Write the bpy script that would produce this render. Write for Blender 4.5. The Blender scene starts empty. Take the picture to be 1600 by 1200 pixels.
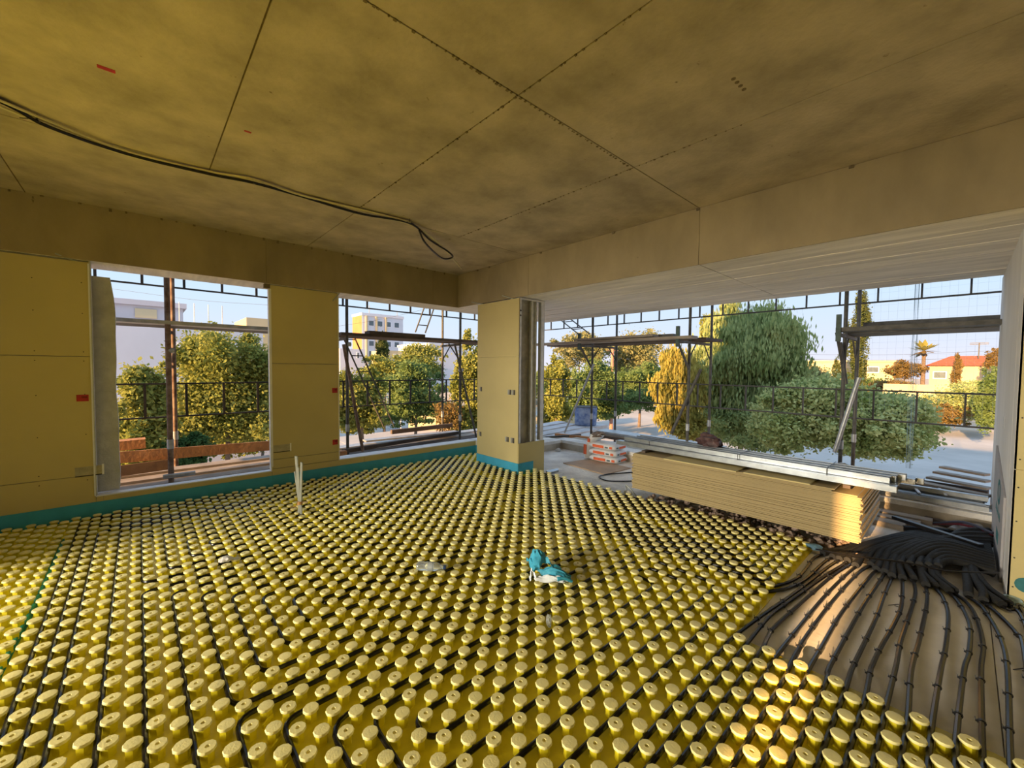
import bpy, math, random
import numpy as np
from mathutils import Vector, Matrix

random.seed(7)
RNG = np.random.default_rng(11)
SC = bpy.context.scene
COL = SC.collection

# ------------------------------------------------------------------ camera
YAW, PITCH, ROLL, FPX = 0.8325333, -0.0387618, 0.0094114, 641.28
CAM = Vector((0.0, 0.0, 1.5))
_f = Vector((math.cos(YAW) * math.cos(PITCH), math.sin(YAW) * math.cos(PITCH), math.sin(PITCH)))
_r = _f.cross(Vector((0, 0, 1))).normalized()
_u = _r.cross(_f)
AXR = _r * math.cos(ROLL) + _u * math.sin(ROLL)
AXU = -_r * math.sin(ROLL) + _u * math.cos(ROLL)
AXF = _f
cd = bpy.data.cameras.new('camera')
cd.sensor_fit = 'HORIZONTAL'
cd.sensor_width = 36.0
cd.lens = FPX / 1600.0 * 36.0
cd.clip_start = 0.02
cd.clip_end = 2000
cam = bpy.data.objects.new('camera', cd)
COL.objects.link(cam)
m = Matrix((AXR, AXU, -AXF)).transposed().to_4x4()
m.translation = CAM
cam.matrix_world = m
SC.camera = cam

# ------------------------------------------------------------------ sky, sun, exposure
SC.view_settings.view_transform = 'Standard'
SC.view_settings.look = 'None'
SC.view_settings.exposure = 0.70
SC.view_settings.gamma = 1.0
SC.view_settings.use_curve_mapping = False
SKY_STRENGTH = 1.02
SUN_STRENGTH = 10.0
FILL_BACK = 260.0
SUN_EL = math.radians(12.0)

wd = bpy.data.worlds.new('world')
SC.world = wd
wd.use_nodes = True
nt = wd.node_tree
nt.nodes.clear()
n_out = nt.nodes.new('ShaderNodeOutputWorld')
n_bg = nt.nodes.new('ShaderNodeBackground')
n_tc = nt.nodes.new('ShaderNodeTexCoord')
n_sp = nt.nodes.new('ShaderNodeSeparateXYZ')
n_rp = nt.nodes.new('ShaderNodeValToRGB')
nt.links.new(n_tc.outputs['Generated'], n_sp.inputs[0])
nt.links.new(n_sp.outputs['Z'], n_rp.inputs[0])
nt.links.new(n_rp.outputs[0], n_bg.inputs[0])
nt.links.new(n_bg.outputs[0], n_out.inputs[0])
n_bg.inputs[1].default_value = SKY_STRENGTH
el = n_rp.color_ramp.elements
el[0].position = 0.0
el[0].color = (0.55, 0.54, 0.62, 1)
el[1].position = 1.0
el[1].color = (0.45, 0.62, 0.90, 1)
for pos, c in ((0.06, (0.47, 0.52, 0.62)), (0.16, (0.40, 0.52, 0.64)), (0.40, (0.42, 0.58, 0.78))):
    e = el.new(pos)
    e.color = (*c, 1)

sl = bpy.data.lights.new('sun', 'SUN')
sl.energy = SUN_STRENGTH
sl.color = (1.0, 0.58, 0.24)
sl.angle = math.radians(0.7)
sun = bpy.data.objects.new('sun', sl)
COL.objects.link(sun)
sd = Vector((math.cos(SUN_EL), 0.036, -math.sin(SUN_EL)))      # the low sun stands behind the camera and shines along +X
sun.rotation_euler = sd.to_track_quat('-Z', 'Y').to_euler()
sun.location = (-20, 0, 8)


# daylight is an area lamp added behind the camera to brighten the room
def fill_light(name, loc, aim, sx, sy, power, col):
    l = bpy.data.lights.new(name, 'AREA')
    l.shape = 'RECTANGLE'
    l.size, l.size_y = sx, sy
    l.energy = power
    l.color = col
    l.spread = math.radians(108)
    o = bpy.data.objects.new(name, l)
    COL.objects.link(o)
    o.location = loc
    o.rotation_euler = Vector(aim).to_track_quat('-Z', 'Y').to_euler()
    return o


fill_light('fill_back', (-6.52, 4.0, 1.5), (1, -0.24, -0.34), 2.8, 1.9, FILL_BACK, (1.0, 0.90, 0.74))


# ------------------------------------------------------------------ helpers
def ray(x, y):
    return AXF + AXR * ((x - 800.0) / FPX) + AXU * ((600.0 - y) / FPX)


def at(x, y, ax, val):
    d = ray(x, y)
    k = 'xyz'.index(ax)
    return CAM + d * ((val - CAM[k]) / d[k])


def dep(x, y, depth):
    return CAM + ray(x, y) * depth


def nset(node, **kw):
    for k, v in kw.items():
        node.inputs[k].default_value = v


MATS = {}


def pm(name, col, var=0.12, scale=8.0, rough=0.75, metal=0.0, bump=0.0, bscale=60.0, col2=None, spec=0.4,
       stretch=None, speck=None, speck_scale=30.0, speck_th=0.68, trans=0.0, alpha=None, sheen=0.0):
    """procedural surface: noise between two tones, optional dark specks and bump"""
    if name in MATS:
        return MATS[name]
    mt = bpy.data.materials.new(name)
    mt.use_nodes = True
    t = mt.node_tree
    b = t.nodes['Principled BSDF']
    tc = t.nodes.new('ShaderNodeTexCoord')
    src = tc.outputs['Object']
    if stretch:
        mp = t.nodes.new('ShaderNodeMapping')
        mp.inputs['Scale'].default_value = stretch
        t.links.new(src, mp.inputs[0])
        src = mp.outputs[0]
    nz = t.nodes.new('ShaderNodeTexNoise')
    nset(nz, Scale=scale, Detail=6.0, Roughness=0.6)
    t.links.new(src, nz.inputs['Vector'])
    rp = t.nodes.new('ShaderNodeValToRGB')
    c1 = tuple(max(0.0, c * (1 - var)) for c in col)
    c2 = col2 if col2 else tuple(min(1.0, c * (1 + var)) for c in col)
    rp.color_ramp.elements[0].position = 0.34
    rp.color_ramp.elements[0].color = (*c1, 1)
    rp.color_ramp.elements[1].position = 0.66
    rp.color_ramp.elements[1].color = (*c2, 1)
    t.links.new(nz.outputs['Fac'], rp.inputs[0])
    out = rp.outputs[0]
    if speck:
        n2 = t.nodes.new('ShaderNodeTexNoise')
        nset(n2, Scale=speck_scale, Detail=3.0, Roughness=0.7)
        t.links.new(src, n2.inputs['Vector'])
        r2 = t.nodes.new('ShaderNodeValToRGB')
        r2.color_ramp.elements[0].position = speck_th
        r2.color_ramp.elements[0].color = (0, 0, 0, 1)
        r2.color_ramp.elements[1].position = speck_th + 0.05
        r2.color_ramp.elements[1].color = (1, 1, 1, 1)
        t.links.new(n2.outputs['Fac'], r2.inputs[0])
        mx = t.nodes.new('ShaderNodeMixRGB')
        mx.inputs[2].default_value = (*speck, 1)
        t.links.new(r2.outputs[0], mx.inputs[0])
        t.links.new(out, mx.inputs[1])
        out = mx.outputs[0]
    t.links.new(out, b.inputs['Base Color'])
    b.inputs['Roughness'].default_value = rough
    b.inputs['Metallic'].default_value = metal
    b.inputs['Specular IOR Level'].default_value = spec
    if trans:
        b.inputs['Transmission Weight'].default_value = trans
    if alpha is not None:
        b.inputs['Alpha'].default_value = alpha
    if bump:
        n3 = t.nodes.new('ShaderNodeTexNoise')
        nset(n3, Scale=bscale, Detail=4.0)
        t.links.new(src, n3.inputs['Vector'])
        bp = t.nodes.new('ShaderNodeBump')
        bp.inputs['Strength'].default_value = bump
        bp.inputs['Distance'].default_value = 0.02
        t.links.new(n3.outputs['Fac'], bp.inputs['Height'])
        t.links.new(bp.outputs[0], b.inputs['Normal'])
    MATS[name] = mt
    return mt


def leafmat(name, col, col2, transl=0.35, scale=0.9):
    mt = bpy.data.materials.new(name)
    mt.use_nodes = True
    t = mt.node_tree
    t.nodes.clear()
    o = t.nodes.new('ShaderNodeOutputMaterial')
    d = t.nodes.new('ShaderNodeBsdfDiffuse')
    tr = t.nodes.new('ShaderNodeBsdfTranslucent')
    mx = t.nodes.new('ShaderNodeMixShader')
    mx.inputs[0].default_value = transl
    tc = t.nodes.new('ShaderNodeTexCoord')
    nz = t.nodes.new('ShaderNodeTexNoise')
    nset(nz, Scale=scale, Detail=8.0, Roughness=0.75)
    rp = t.nodes.new('ShaderNodeValToRGB')
    rp.color_ramp.elements[0].position = 0.36
    rp.color_ramp.elements[0].color = (*col, 1)
    rp.color_ramp.elements[1].position = 0.64
    rp.color_ramp.elements[1].color = (*col2, 1)
    t.links.new(tc.outputs['Object'], nz.inputs['Vector'])
    t.links.new(nz.outputs['Fac'], rp.inputs[0])
    t.links.new(rp.outputs[0], d.inputs[0])
    t.links.new(rp.outputs[0], tr.inputs[0])
    t.links.new(d.outputs[0], mx.inputs[1])
    t.links.new(tr.outputs[0], mx.inputs[2])
    t.links.new(mx.outputs[0], o.inputs[0])
    MATS[name] = mt
    return mt


WLOC = {}     # world location of every Empty


def tag(o, label=None, cat=None, group=None, kind=None):
    if label:
        o['label'] = label
    if cat:
        o['category'] = cat
    if group:
        o['group'] = group
    if kind:
        o['kind'] = kind
    return o


def thing(name, label, cat, loc, group=None, kind=None):
    o = bpy.data.objects.new(name, None)
    o.empty_display_size = 0.1
    COL.objects.link(o)
    o.location = loc
    WLOC[o] = Vector(loc)
    return tag(o, label, cat, group, kind)


def link_mesh(name, me, mat, parent=None, loc=None):
    o = bpy.data.objects.new(name, me)
    if mat is not None and len(me.materials) == 0:
        me.materials.append(mat)
    COL.objects.link(o)
    if parent is not None:
        o.parent = parent
    if loc is not None:
        o.location = loc
    return o


def wloc(o):
    v = Vector((0, 0, 0))
    while o is not None:
        v += Vector(o.location)
        o = o.parent
    return v


class MB:
    """collects boxes, tubes and prisms in world coordinates; build() links them as ONE mesh object"""

    def __init__(self):
        self.v = []
        self.f = []

    def add(self, vs, fs):
        n = len(self.v)
        self.v += [tuple(p) for p in vs]
        self.f += [tuple(i + n for i in q) for q in fs]
        return self

    def box(self, a, b):
        x0, y0, z0 = a
        x1, y1, z1 = b
        x0, x1 = min(x0, x1), max(x0, x1)
        y0, y1 = min(y0, y1), max(y0, y1)
        z0, z1 = min(z0, z1), max(z0, z1)
        return self.add([(x0, y0, z0), (x1, y0, z0), (x1, y1, z0), (x0, y1, z0), (x0, y0, z1), (x1, y0, z1), (x1, y1, z1), (x0, y1, z1)],
                        [(0, 3, 2, 1), (4, 5, 6, 7), (0, 1, 5, 4), (1, 2, 6, 5), (2, 3, 7, 6), (3, 0, 4, 7)])

    def cbox(self, a, b, c=0.004):
        """box with chamfered vertical and top edges (a small bevel catches the light)"""
        x0, y0, z0 = a
        x1, y1, z1 = b
        r0 = [(x0, y0, z0), (x1, y0, z0), (x1, y1, z0), (x0, y1, z0)]
        r1 = [(x0, y0, z1 - c), (x1, y0, z1 - c), (x1, y1, z1 - c), (x0, y1, z1 - c)]
        r2 = [(x0 + c, y0 + c, z1), (x1 - c, y0 + c, z1), (x1 - c, y1 - c, z1), (x0 + c, y1 - c, z1)]
        fs = [(3, 2, 1, 0), (8, 9, 10, 11)]
        for k in range(4):
            j = (k + 1) % 4
            fs += [(k, j, 4 + j, 4 + k), (4 + k, 4 + j, 8 + j, 8 + k)]
        return self.add(r0 + r1 + r2, fs)

    def bar(self, p, q, w, h, up=(0, 0, 1)):
        """rectangular bar from p to q, w wide, h high"""
        p, q = Vector(p), Vector(q)
        d = (q - p).normalized()
        up = Vector(up)
        s = d.cross(up)
        if s.length < 1e-4:
            s = d.cross(Vector((1, 0, 0)))
        s.normalize()
        t = s.cross(d)
        s *= w / 2
        t *= h / 2
        vs = [p - s - t, p + s - t, p + s + t, p - s + t, q - s - t, q + s - t, q + s + t, q - s + t]
        return self.add(vs, [(0, 3, 2, 1), (4, 5, 6, 7), (0, 1, 5, 4), (1, 2, 6, 5), (2, 3, 7, 6), (3, 0, 4, 7)])

    def tube(self, pts, r, n=8, caps=True, r_end=None):
        pts = [Vector(p) for p in pts]
        N = len(pts)
        rings = []
        prev = None
        for i, p in enumerate(pts):
            d = (pts[min(i + 1, N - 1)] - pts[max(i - 1, 0)])
            if d.length < 1e-9:
                d = Vector((0, 0, 1))
            d.normalize()
            if prev is None:
                s = d.cross(Vector((0, 0, 1)))
                if s.length < 1e-3:
                    s = d.cross(Vector((1, 0, 0)))
            else:
                s = prev - d * prev.dot(d)
            s.normalize()
            prev = s
            t = d.cross(s)
            rr = r if r_end is None else r + (r_end - r) * i / max(1, N - 1)
            if callable(r):
                rr = r(i / max(1, N - 1))
            rings.append([p + s * (rr * math.cos(2 * math.pi * k / n)) + t * (rr * math.sin(2 * math.pi * k / n)) for k in range(n)])
        vs = [q for g in rings for q in g]
        fs = []
        for i in range(N - 1):
            for k in range(n):
                j = (k + 1) % n
                fs.append((i * n + k, i * n + j, (i + 1) * n + j, (i + 1) * n + k))
        if caps:
            fs.append(tuple(range(n - 1, -1, -1)))
            fs.append(tuple((N - 1) * n + k for k in range(n)))
        return self.add(vs, fs)

    def prism(self, poly, axis, a, b):
        """poly of 2-D points extruded along axis from a to b"""
        k = 'xyz'.index(axis)

        def mk(p, h):
            q = [p[0], p[1]]
            q.insert(k, h)
            return tuple(q)
        n = len(poly)
        vs = [mk(p, a) for p in poly] + [mk(p, b) for p in poly]
        fs = [tuple(range(n)), tuple(range(2 * n - 1, n - 1, -1))]
        for i in range(n):
            j = (i + 1) % n
            fs.append((i, i + n, j + n, j))
        return self.add(vs, fs)

    def mesh(self, name, off=Vector((0, 0, 0)), smooth=False):
        me = bpy.data.meshes.new(name)
        me.from_pydata([(v[0] - off[0], v[1] - off[1], v[2] - off[2]) for v in self.v], [], self.f)
        me.update()
        import bmesh
        bm = bmesh.new()
        bm.from_mesh(me)
        bmesh.ops.recalc_face_normals(bm, faces=bm.faces)
        bm.to_mesh(me)
        bm.free()
        if smooth:
            me.shade_smooth() if hasattr(me, 'shade_smooth') else None
            try:
                me.set_sharp_from_angle(angle=math.radians(40))
            except Exception:
                pass
        return me

    def build(self, name, mat, parent=None, smooth=False, base=None):
        """top-level meshes get their origin at base (or the bottom centre); children sit in the parent's frame"""
        if parent is not None:
            return link_mesh(name, self.mesh(name, wloc(parent), smooth), mat, parent)
        a = np.array(self.v)
        b = Vector(base) if base is not None else Vector((*(0.5 * (a[:, :2].min(0) + a[:, :2].max(0))), a[:, 2].min()))
        o = link_mesh(name, self.mesh(name, b, smooth), mat, None, b)
        return o


def spline(pts, n=8):
    """Catmull-Rom through the points"""
    P = [Vector(p) for p in pts]
    P = [P[0] * 2 - P[1]] + P + [P[-1] * 2 - P[-2]]
    out = []
    for i in range(1, len(P) - 2):
        for k in range(n):
            t = k / n
            a, b, c, d = P[i - 1], P[i], P[i + 1], P[i + 2]
            out.append(0.5 * ((2 * b) + (c - a) * t + (2 * a - 5 * b + 4 * c - d) * t * t + (3 * b - a - 3 * c + d) * t ** 3))
    out.append(P[-2])
    return out


def rounded(pts, r, n=5):
    """polyline with its corners rounded by radius r"""
    P = [Vector(p) for p in pts]
    out = [P[0]]
    for i in range(1, len(P) - 1):
        a, b, c = P[i - 1], P[i], P[i + 1]
        d1, d2 = (a - b), (c - b)
        rr = min(r, d1.length * 0.49, d2.length * 0.49)
        p0 = b + d1.normalized() * rr
        p2 = b + d2.normalized() * rr
        for k in range(n + 1):
            t = k / n
            out.append(p0 * (1 - t) ** 2 + b * (2 * t * (1 - t)) + p2 * t * t)
    out.append(P[-1])
    return out


# ------------------------------------------------------------------ materials
M_CEIL = pm('concrete_ceiling', (0.43, 0.365, 0.275), 0.24, 2.4, 0.85, bump=0.15, bscale=40, speck=(0.20, 0.155, 0.09), speck_scale=9.0, speck_th=0.70)
M_JOINT = pm('concrete_joint', (0.17, 0.13, 0.08), 0.3, 20, 0.95)
M_BEAM = pm('concrete_beam', (0.31, 0.25, 0.155), 0.16, 2.2, 0.88, bump=0.10, bscale=50, stretch=(1, 1, 0.5), speck=(0.17, 0.13, 0.08), speck_scale=11, speck_th=0.74)
M_SOFFIT = pm('board_marked_concrete', (0.84, 0.78, 0.69), 0.16, 3.0, 0.85, bump=0.25, bscale=30, stretch=(3.0, 0.35, 1), speck=(0.20, 0.18, 0.16), speck_scale=9, speck_th=0.75)
M_WHITEC = pm('whitish_concrete', (0.66, 0.65, 0.63), 0.10, 2.0, 0.8, bump=0.1, bscale=40, stretch=(1, 1, 0.3))
M_BOARD = pm('plasterboard_yellow', (0.56, 0.47, 0.22), 0.05, 1.2, 0.8, bump=0.03, bscale=120)
M_BOARDEDGE = pm('plasterboard_edge', (0.88, 0.87, 0.85), 0.08, 10, 0.9)
M_CORE = pm('wall_core', (0.30, 0.29, 0.27), 0.2, 5, 0.9)
M_FOAM = pm('blue_edge_foam', (0.05, 0.36, 0.55), 0.10, 6, 0.7)
M_WHITE = pm('white_sill', (0.80, 0.80, 0.82), 0.06, 6, 0.5)
M_SLAB = pm('raw_slab', (0.84, 0.78, 0.71), 0.22, 3.0, 0.92, bump=0.5, bscale=45, speck=(0.20, 0.18, 0.16), speck_scale=16, speck_th=0.68)
M_PANEL = pm('bare_board', (0.86, 0.84, 0.82), 0.10, 2.5, 0.85, bump=0.10, bscale=18)
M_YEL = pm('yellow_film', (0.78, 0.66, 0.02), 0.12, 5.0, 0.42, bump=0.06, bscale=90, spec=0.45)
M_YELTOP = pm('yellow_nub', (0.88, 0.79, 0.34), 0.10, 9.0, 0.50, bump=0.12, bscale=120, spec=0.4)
M_PIPE = pm('black_pipe', (0.008, 0.007, 0.007), 0.2, 8, 0.25, spec=0.35)
M_SLEEVE = pm('black_foam_sleeve', (0.013, 0.013, 0.0125), 0.25, 20, 0.7, bump=0.2, bscale=80)
M_TIE = pm('black_tie', (0.010, 0.010, 0.012), 0.1, 8, 0.4)
M_STEEL = pm('galvanised_steel', (0.33, 0.36, 0.39), 0.15, 14, 0.30, metal=0.95)
M_STUD = pm('stud_zinc', (0.66, 0.66, 0.64), 0.12, 12, 0.45, metal=0.35)
M_STEELD = pm('dull_zinc', (0.45, 0.46, 0.46), 0.18, 9, 0.5, metal=0.75)
M_SCAF = pm('scaffold_steel', (0.10, 0.095, 0.085), 0.3, 12, 0.6, metal=0.3)
M_RUST = pm('rusty_tube', (0.20, 0.10, 0.06), 0.45, 9, 0.8, col2=(0.30, 0.22, 0.17))
M_RAIL = pm('dark_rail', (0.035, 0.032, 0.03), 0.3, 10, 0.6)
M_WOOD = pm('weathered_plank', (0.34, 0.29, 0.24), 0.25, 3, 0.9, stretch=(1.0, 1.0, 6.0), bump=0.15, bscale=30)
M_WOODO = pm('orange_timber', (0.50, 0.24, 0.10), 0.3, 4, 0.85, bump=0.15, bscale=30)
M_WOODD = pm('dark_plank', (0.10, 0.075, 0.06), 0.3, 4, 0.9)
M_PLY = pm('plywood_brown', (0.50, 0.36, 0.25), 0.12, 4, 0.8)
M_RED = pm('red_plastic', (0.42, 0.02, 0.02), 0.15, 20, 0.5)
M_BOXG = pm('box_recess', (0.20, 0.18, 0.14), 0.3, 20, 0.8)
M_BOXD = pm('box_dark', (0.05, 0.045, 0.04), 0.3, 20, 0.8)
M_CONDUIT = pm('grey_conduit', (0.38, 0.40, 0.36), 0.1, 10, 0.5)
M_BEIGE = pm('beige_cable', (0.62, 0.56, 0.36), 0.1, 10, 0.5)
M_TAPE = pm('brown_tape', (0.50, 0.27, 0.10), 0.2, 20, 0.5)
M_BAG = pm('white_bag', (0.76, 0.75, 0.74), 0.06, 9, 0.6, bump=0.12, bscale=25)
M_PRINT = pm('orange_print', (0.75, 0.14, 0.05), 0.15, 14, 0.6)
M_PRINTG = pm('grey_print', (0.12, 0.17, 0.19), 0.2, 14, 0.6)
M_ROCK = pm('maroon_lump', (0.055, 0.025, 0.028), 0.5, 14, 0.6, bump=0.6, bscale=22, col2=(0.13, 0.07, 0.07))
M_STONE = pm('rubble', (0.38, 0.28, 0.22), 0.35, 9, 0.92, bump=0.4, bscale=40)
M_GLOVE = pm('blue_glove', (0.045, 0.34, 0.50), 0.2, 12, 0.55, bump=0.25, bscale=35)
M_GLOVEW = pm('white_glove', (0.80, 0.86, 0.90), 0.1, 12, 0.6, bump=0.2, bscale=35)
M_BOTTLE = pm('clear_plastic', (0.80, 0.86, 0.88), 0.03, 5, 0.10, trans=0.82, spec=0.6)
M_TEAL = pm('teal_lettering', (0.03, 0.15, 0.16), 0.2, 20, 0.7)
M_FELT = pm('grey_felt', (0.50, 0.50, 0.49), 0.14, 7, 0.95, bump=0.3, bscale=60)
M_BLUE = pm('blue_barrel', (0.04, 0.12, 0.40), 0.35, 7, 0.6, col2=(0.26, 0.33, 0.46))
M_ASPH = pm('asphalt', (0.45, 0.42, 0.38), 0.12, 0.25, 0.95)
M_EARTH = pm('dry_earth', (0.50, 0.40, 0.29), 0.25, 0.4, 0.95)
M_FACADE = pm('white_render', (0.62, 0.63, 0.68), 0.04, 0.4, 0.9)
M_CREAM = pm('cream_render', (0.56, 0.46, 0.28), 0.06, 0.4, 0.9)
M_OCHRE_SUN = pm('ochre_sunlit_render', (0.46, 0.22, 0.09), 0.08, 0.4, 0.9)  # roof edge ochre, also the tower face with sunlight in its colour
M_ROOF = pm('red_tiles', (0.42, 0.11, 0.045), 0.2, 3, 0.9)
M_GLASS = pm('dark_window', (0.10, 0.13, 0.15), 0.2, 2, 0.15)
M_GREENW = pm('green_panel', (0.30, 0.42, 0.36), 0.12, 1, 0.6)
M_BARK = pm('bark', (0.16, 0.12, 0.09), 0.3, 6, 0.95)
M_BARKP = pm('bare_twig', (0.55, 0.35, 0.20), 0.3, 6, 0.95)
M_ROPE = pm('pale_net', (0.50, 0.60, 0.66), 0.1, 6, 0.8)

# ------------------------------------------------------------------ the room shell
ZC, ZB = 3.069, 2.523           # slab soffit and beam soffit
XB, YB = 4.057, 5.846           # inner faces of the two beams
WY = 5.87                       # plasterboard face of the left wall
ZS = -0.09                      # raw slab
XE, YE = 6.75, 6.33             # slab edges
XR, YR = -6.5, -3.6             # the room behind the camera


def struct(o, label=None):
    o['kind'] = 'structure'
    if label:
        o['label'] = label
    return o


# floor slab with the balcony
fl = MB()
fl.box((XR - 0.2, YR - 0.2, ZS - 0.25), (XE, YE, ZS)).build('floor', M_SLAB)
struct(bpy.data.objects['floor'], 'rough grey concrete floor slab running out onto the balcony')
floor = bpy.data.objects['floor']

# ceiling slab with every shuttering panel as a piece of its own
ceil = struct(MB().box((XR - 0.2, YR - 0.2, ZC + 0.006), (XB + 0.02, YB + 0.02, ZC + 0.30)).build('ceiling', M_JOINT), 'bare concrete ceiling with shuttering panel joints')
GJ = 0.0045
XS1 = [-6.5, -4.35, -3.15, -1.95, -0.74, 0.452, 1.647, 2.884, XB]
XS2 = [-6.5, -4.4, -2.0, -0.74, 1.665, XB]
YS = [-3.6, -0.6, 1.78, 4.14]
for i in range(len(XS1) - 1):
    for j in range(len(YS) - 1):
        MB().box((XS1[i] + GJ, YS[j] + GJ, ZC), (XS1[i + 1] - GJ, YS[j + 1] - GJ, ZC + 0.012)).build('concrete_panel', M_CEIL, ceil)
for i in range(len(XS2) - 1):
    MB().box((XS2[i] + GJ, 4.14 + GJ, ZC), (XS2[i + 1] - GJ, YB, ZC + 0.012)).build('concrete_panel', M_CEIL, ceil)
# fins of grout along some joints
for a, b in (((1.647, 0.4), (1.647, 4.1)), ((2.884, 1.8), (0.6, 1.78)), ((2.884, 1.0), (2.884, 4.1))):
    k = MB()
    n = 60
    for q in range(n):
        t = (q + random.random()) / n
        x = a[0] + (b[0] - a[0]) * t
        y = a[1] + (b[1] - a[1]) * t
        s = random.uniform(0.003, 0.008)
        k.box((x - s, y - s, ZC - random.uniform(0.001, 0.006)), (x + s, y + s, ZC + 0.004))
    tag(k.build('grout_fin', M_JOINT, ceil), kind='stuff')
# paint marks on the ceiling
for (px, py, w) in ((166, 108, 0.035), (387, 206, 0.02)):
    p = at(px, py, 'z', ZC - 0.001)
    MB().box((p.x - w, p.y - w * 0.5, ZC - 0.002), (p.x + w, p.y + w * 0.4, ZC)).build('red_paint_mark', M_RED, ceil)
for k in range(4):
    p = at(1146 + k * 5.5, 123 + k * 5.5, 'z', ZC)
    MB().tube([(p.x, p.y, ZC - 0.002), (p.x, p.y, ZC + 0.001)], 0.012, 10).build('round_mark', M_JOINT, ceil)

# the two beams, split at their shuttering joints
bl = struct(MB().box((XR, YB + 0.01, ZB + 0.006), (XB + 0.4, YE, ZC + 0.3)).build('beam_left', M_JOINT), 'concrete beam above the left wall and its windows')
xs = [XR, -1.2, 1.192, 3.569, XB]
for i in range(4):
    MB().box((xs[i] + 0.002, YB, ZB), (xs[i + 1] - 0.002, YB + 0.012, ZC)).build('concrete_panel', M_BEAM, bl)
xs = [XR, -1.2, 1.192, 3.2, XE]
for i in range(4):
    MB().box((xs[i] + 0.002, YB + 0.012, ZB), (xs[i + 1] - 0.002, YE, ZB + 0.012)).build('soffit_panel', M_SOFFIT, bl)
br = struct(MB().box((XB + 0.01, YR, ZB + 0.006), (XB + 0.42, YB, ZC + 0.3)).build('beam_right', M_JOINT), 'concrete beam above the balcony opening')
ys = [YR, -0.6, 1.775, 4.14, YB + 0.01]
for i in range(4):
    MB().box((XB, ys[i] + 0.002, ZB), (XB + 0.012, ys[i + 1] - 0.002, ZC)).build('concrete_panel', M_BEAM, br)
# loose bits of form lining hanging along the beam tops
k = MB()
for q in range(26):
    x = -1.0 + 5.0 * q / 26 + random.uniform(-0.06, 0.06)
    s = random.uniform(0.006, 0.013)
    k.box((x - s, YB - 0.008, ZC - random.uniform(0.012, 0.035)), (x + s, YB, ZC))
for y in (0.63, 2.75, 5.0, 5.3, 1.79, 3.9):
    k.box((XB - 0.012, y - 0.015, ZC - 0.02), (XB, y + 0.015, ZC))
tag(k.build('form_lining_scrap', M_JOINT, bl), kind='stuff')

# balcony soffit: board-marked planks
so = struct(MB().box((XB + 0.42, -0.4, ZB + 0.008), (XE, YE, ZC + 0.3)).build('ceiling_balcony', M_JOINT), 'pale board-marked concrete soffit over the balcony')
ew = (XE - XB - 0.012) / 6
for i in range(6):
    x0 = XB + 0.012 + ew * i
    for j, (y0, y1) in enumerate(((-0.4, 1.775), (1.775, 4.14), (4.14, YB + 0.012))):
        dz = random.uniform(0, 0.005)
        MB().box((x0 + 0.008, y0 + 0.004, ZB + dz), (x0 + ew - 0.008, y1 - 0.004, ZB + 0.014)).build('soffit_board', M_SOFFIT, so)
upper = struct(MB().box((XR - 0.2, -14.0, ZC + 0.30), (XE, YE, ZC + 0.55)).build('roof_slab', M_BEAM), 'concrete slab of the storey above')

# left wall: core with two window openings, plasterboards in front
W1 = (-0.335, 1.222)
W2 = (2.073, 4.47)
SILL1, SILL2 = 0.168, 0.195
wl = struct(MB().box((XR, WY + 0.014, ZS), (W1[0] - 0.012, 6.0, ZB + 0.01))
            .box((W1[1] + 0.012, WY + 0.014, ZS), (W2[0] - 0.012, 6.0, ZB + 0.01))
            .box((W1[0] - 0.012, WY + 0.014, ZS), (W1[1] + 0.012, 6.0, SILL1 - 0.03))
            .box((W2[0] - 0.012, WY + 0.014, ZS), (W2[1] + 0.2, 6.06, SILL2 - 0.03)).build('wall_left', M_CORE),
            'left wall lined with yellowish plasterboard around two window openings')


def pboard(x0, x1, z0, z1, parent=wl):
    return MB().cbox((x0 + 0.0015, WY, z0 + 0.003), (x1 - 0.0015, WY + 0.013, z1 - 0.003), 0.001).build('plasterboard', M_BOARD, parent)


for (z0, z1) in ((ZS, 0.384), (0.384, 1.575), (1.575, ZB - 0.016)):
    pboard(-1.62, W1[0] - 0.008, z0, z1)
    pboard(XR, -1.62, z0, z1)
for (z0, z1) in ((0.305, 1.53), (1.53, ZB - 0.012)):
    pboard(W1[1] + 0.01, W2[0] - 0.004, z0, z1)
pboard(W1[0] - 0.008, -0.29, ZS, SILL1 - 0.012)
pboard(-0.29, W1[1] + 0.01, ZS, SILL1 - 0.012)
pboard(W1[1] + 0.01, W2[0] + 0.35, ZS, SILL1 + 0.02)
pboard(W1[1] + 0.01, W2[0] - 0.004, SILL1 + 0.02, 0.305)
pboard(W2[0] + 0.35, W2[1], ZS, SILL2 - 0.012)
# screws in the boards
k = MB()
for x in (-2.9, -2.3, -1.66, -1.58, -1.0, -0.72, -0.40):
    for z in (0.43, 0.8, 1.2, 1.53, 1.62, 2.0, 2.3, 0.34):
        k.tube([(x, WY - 0.0015, z), (x, WY, z)], 0.005, 6)
tag(k.build('screw_heads', M_BOXD, wl), kind='stuff')

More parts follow.
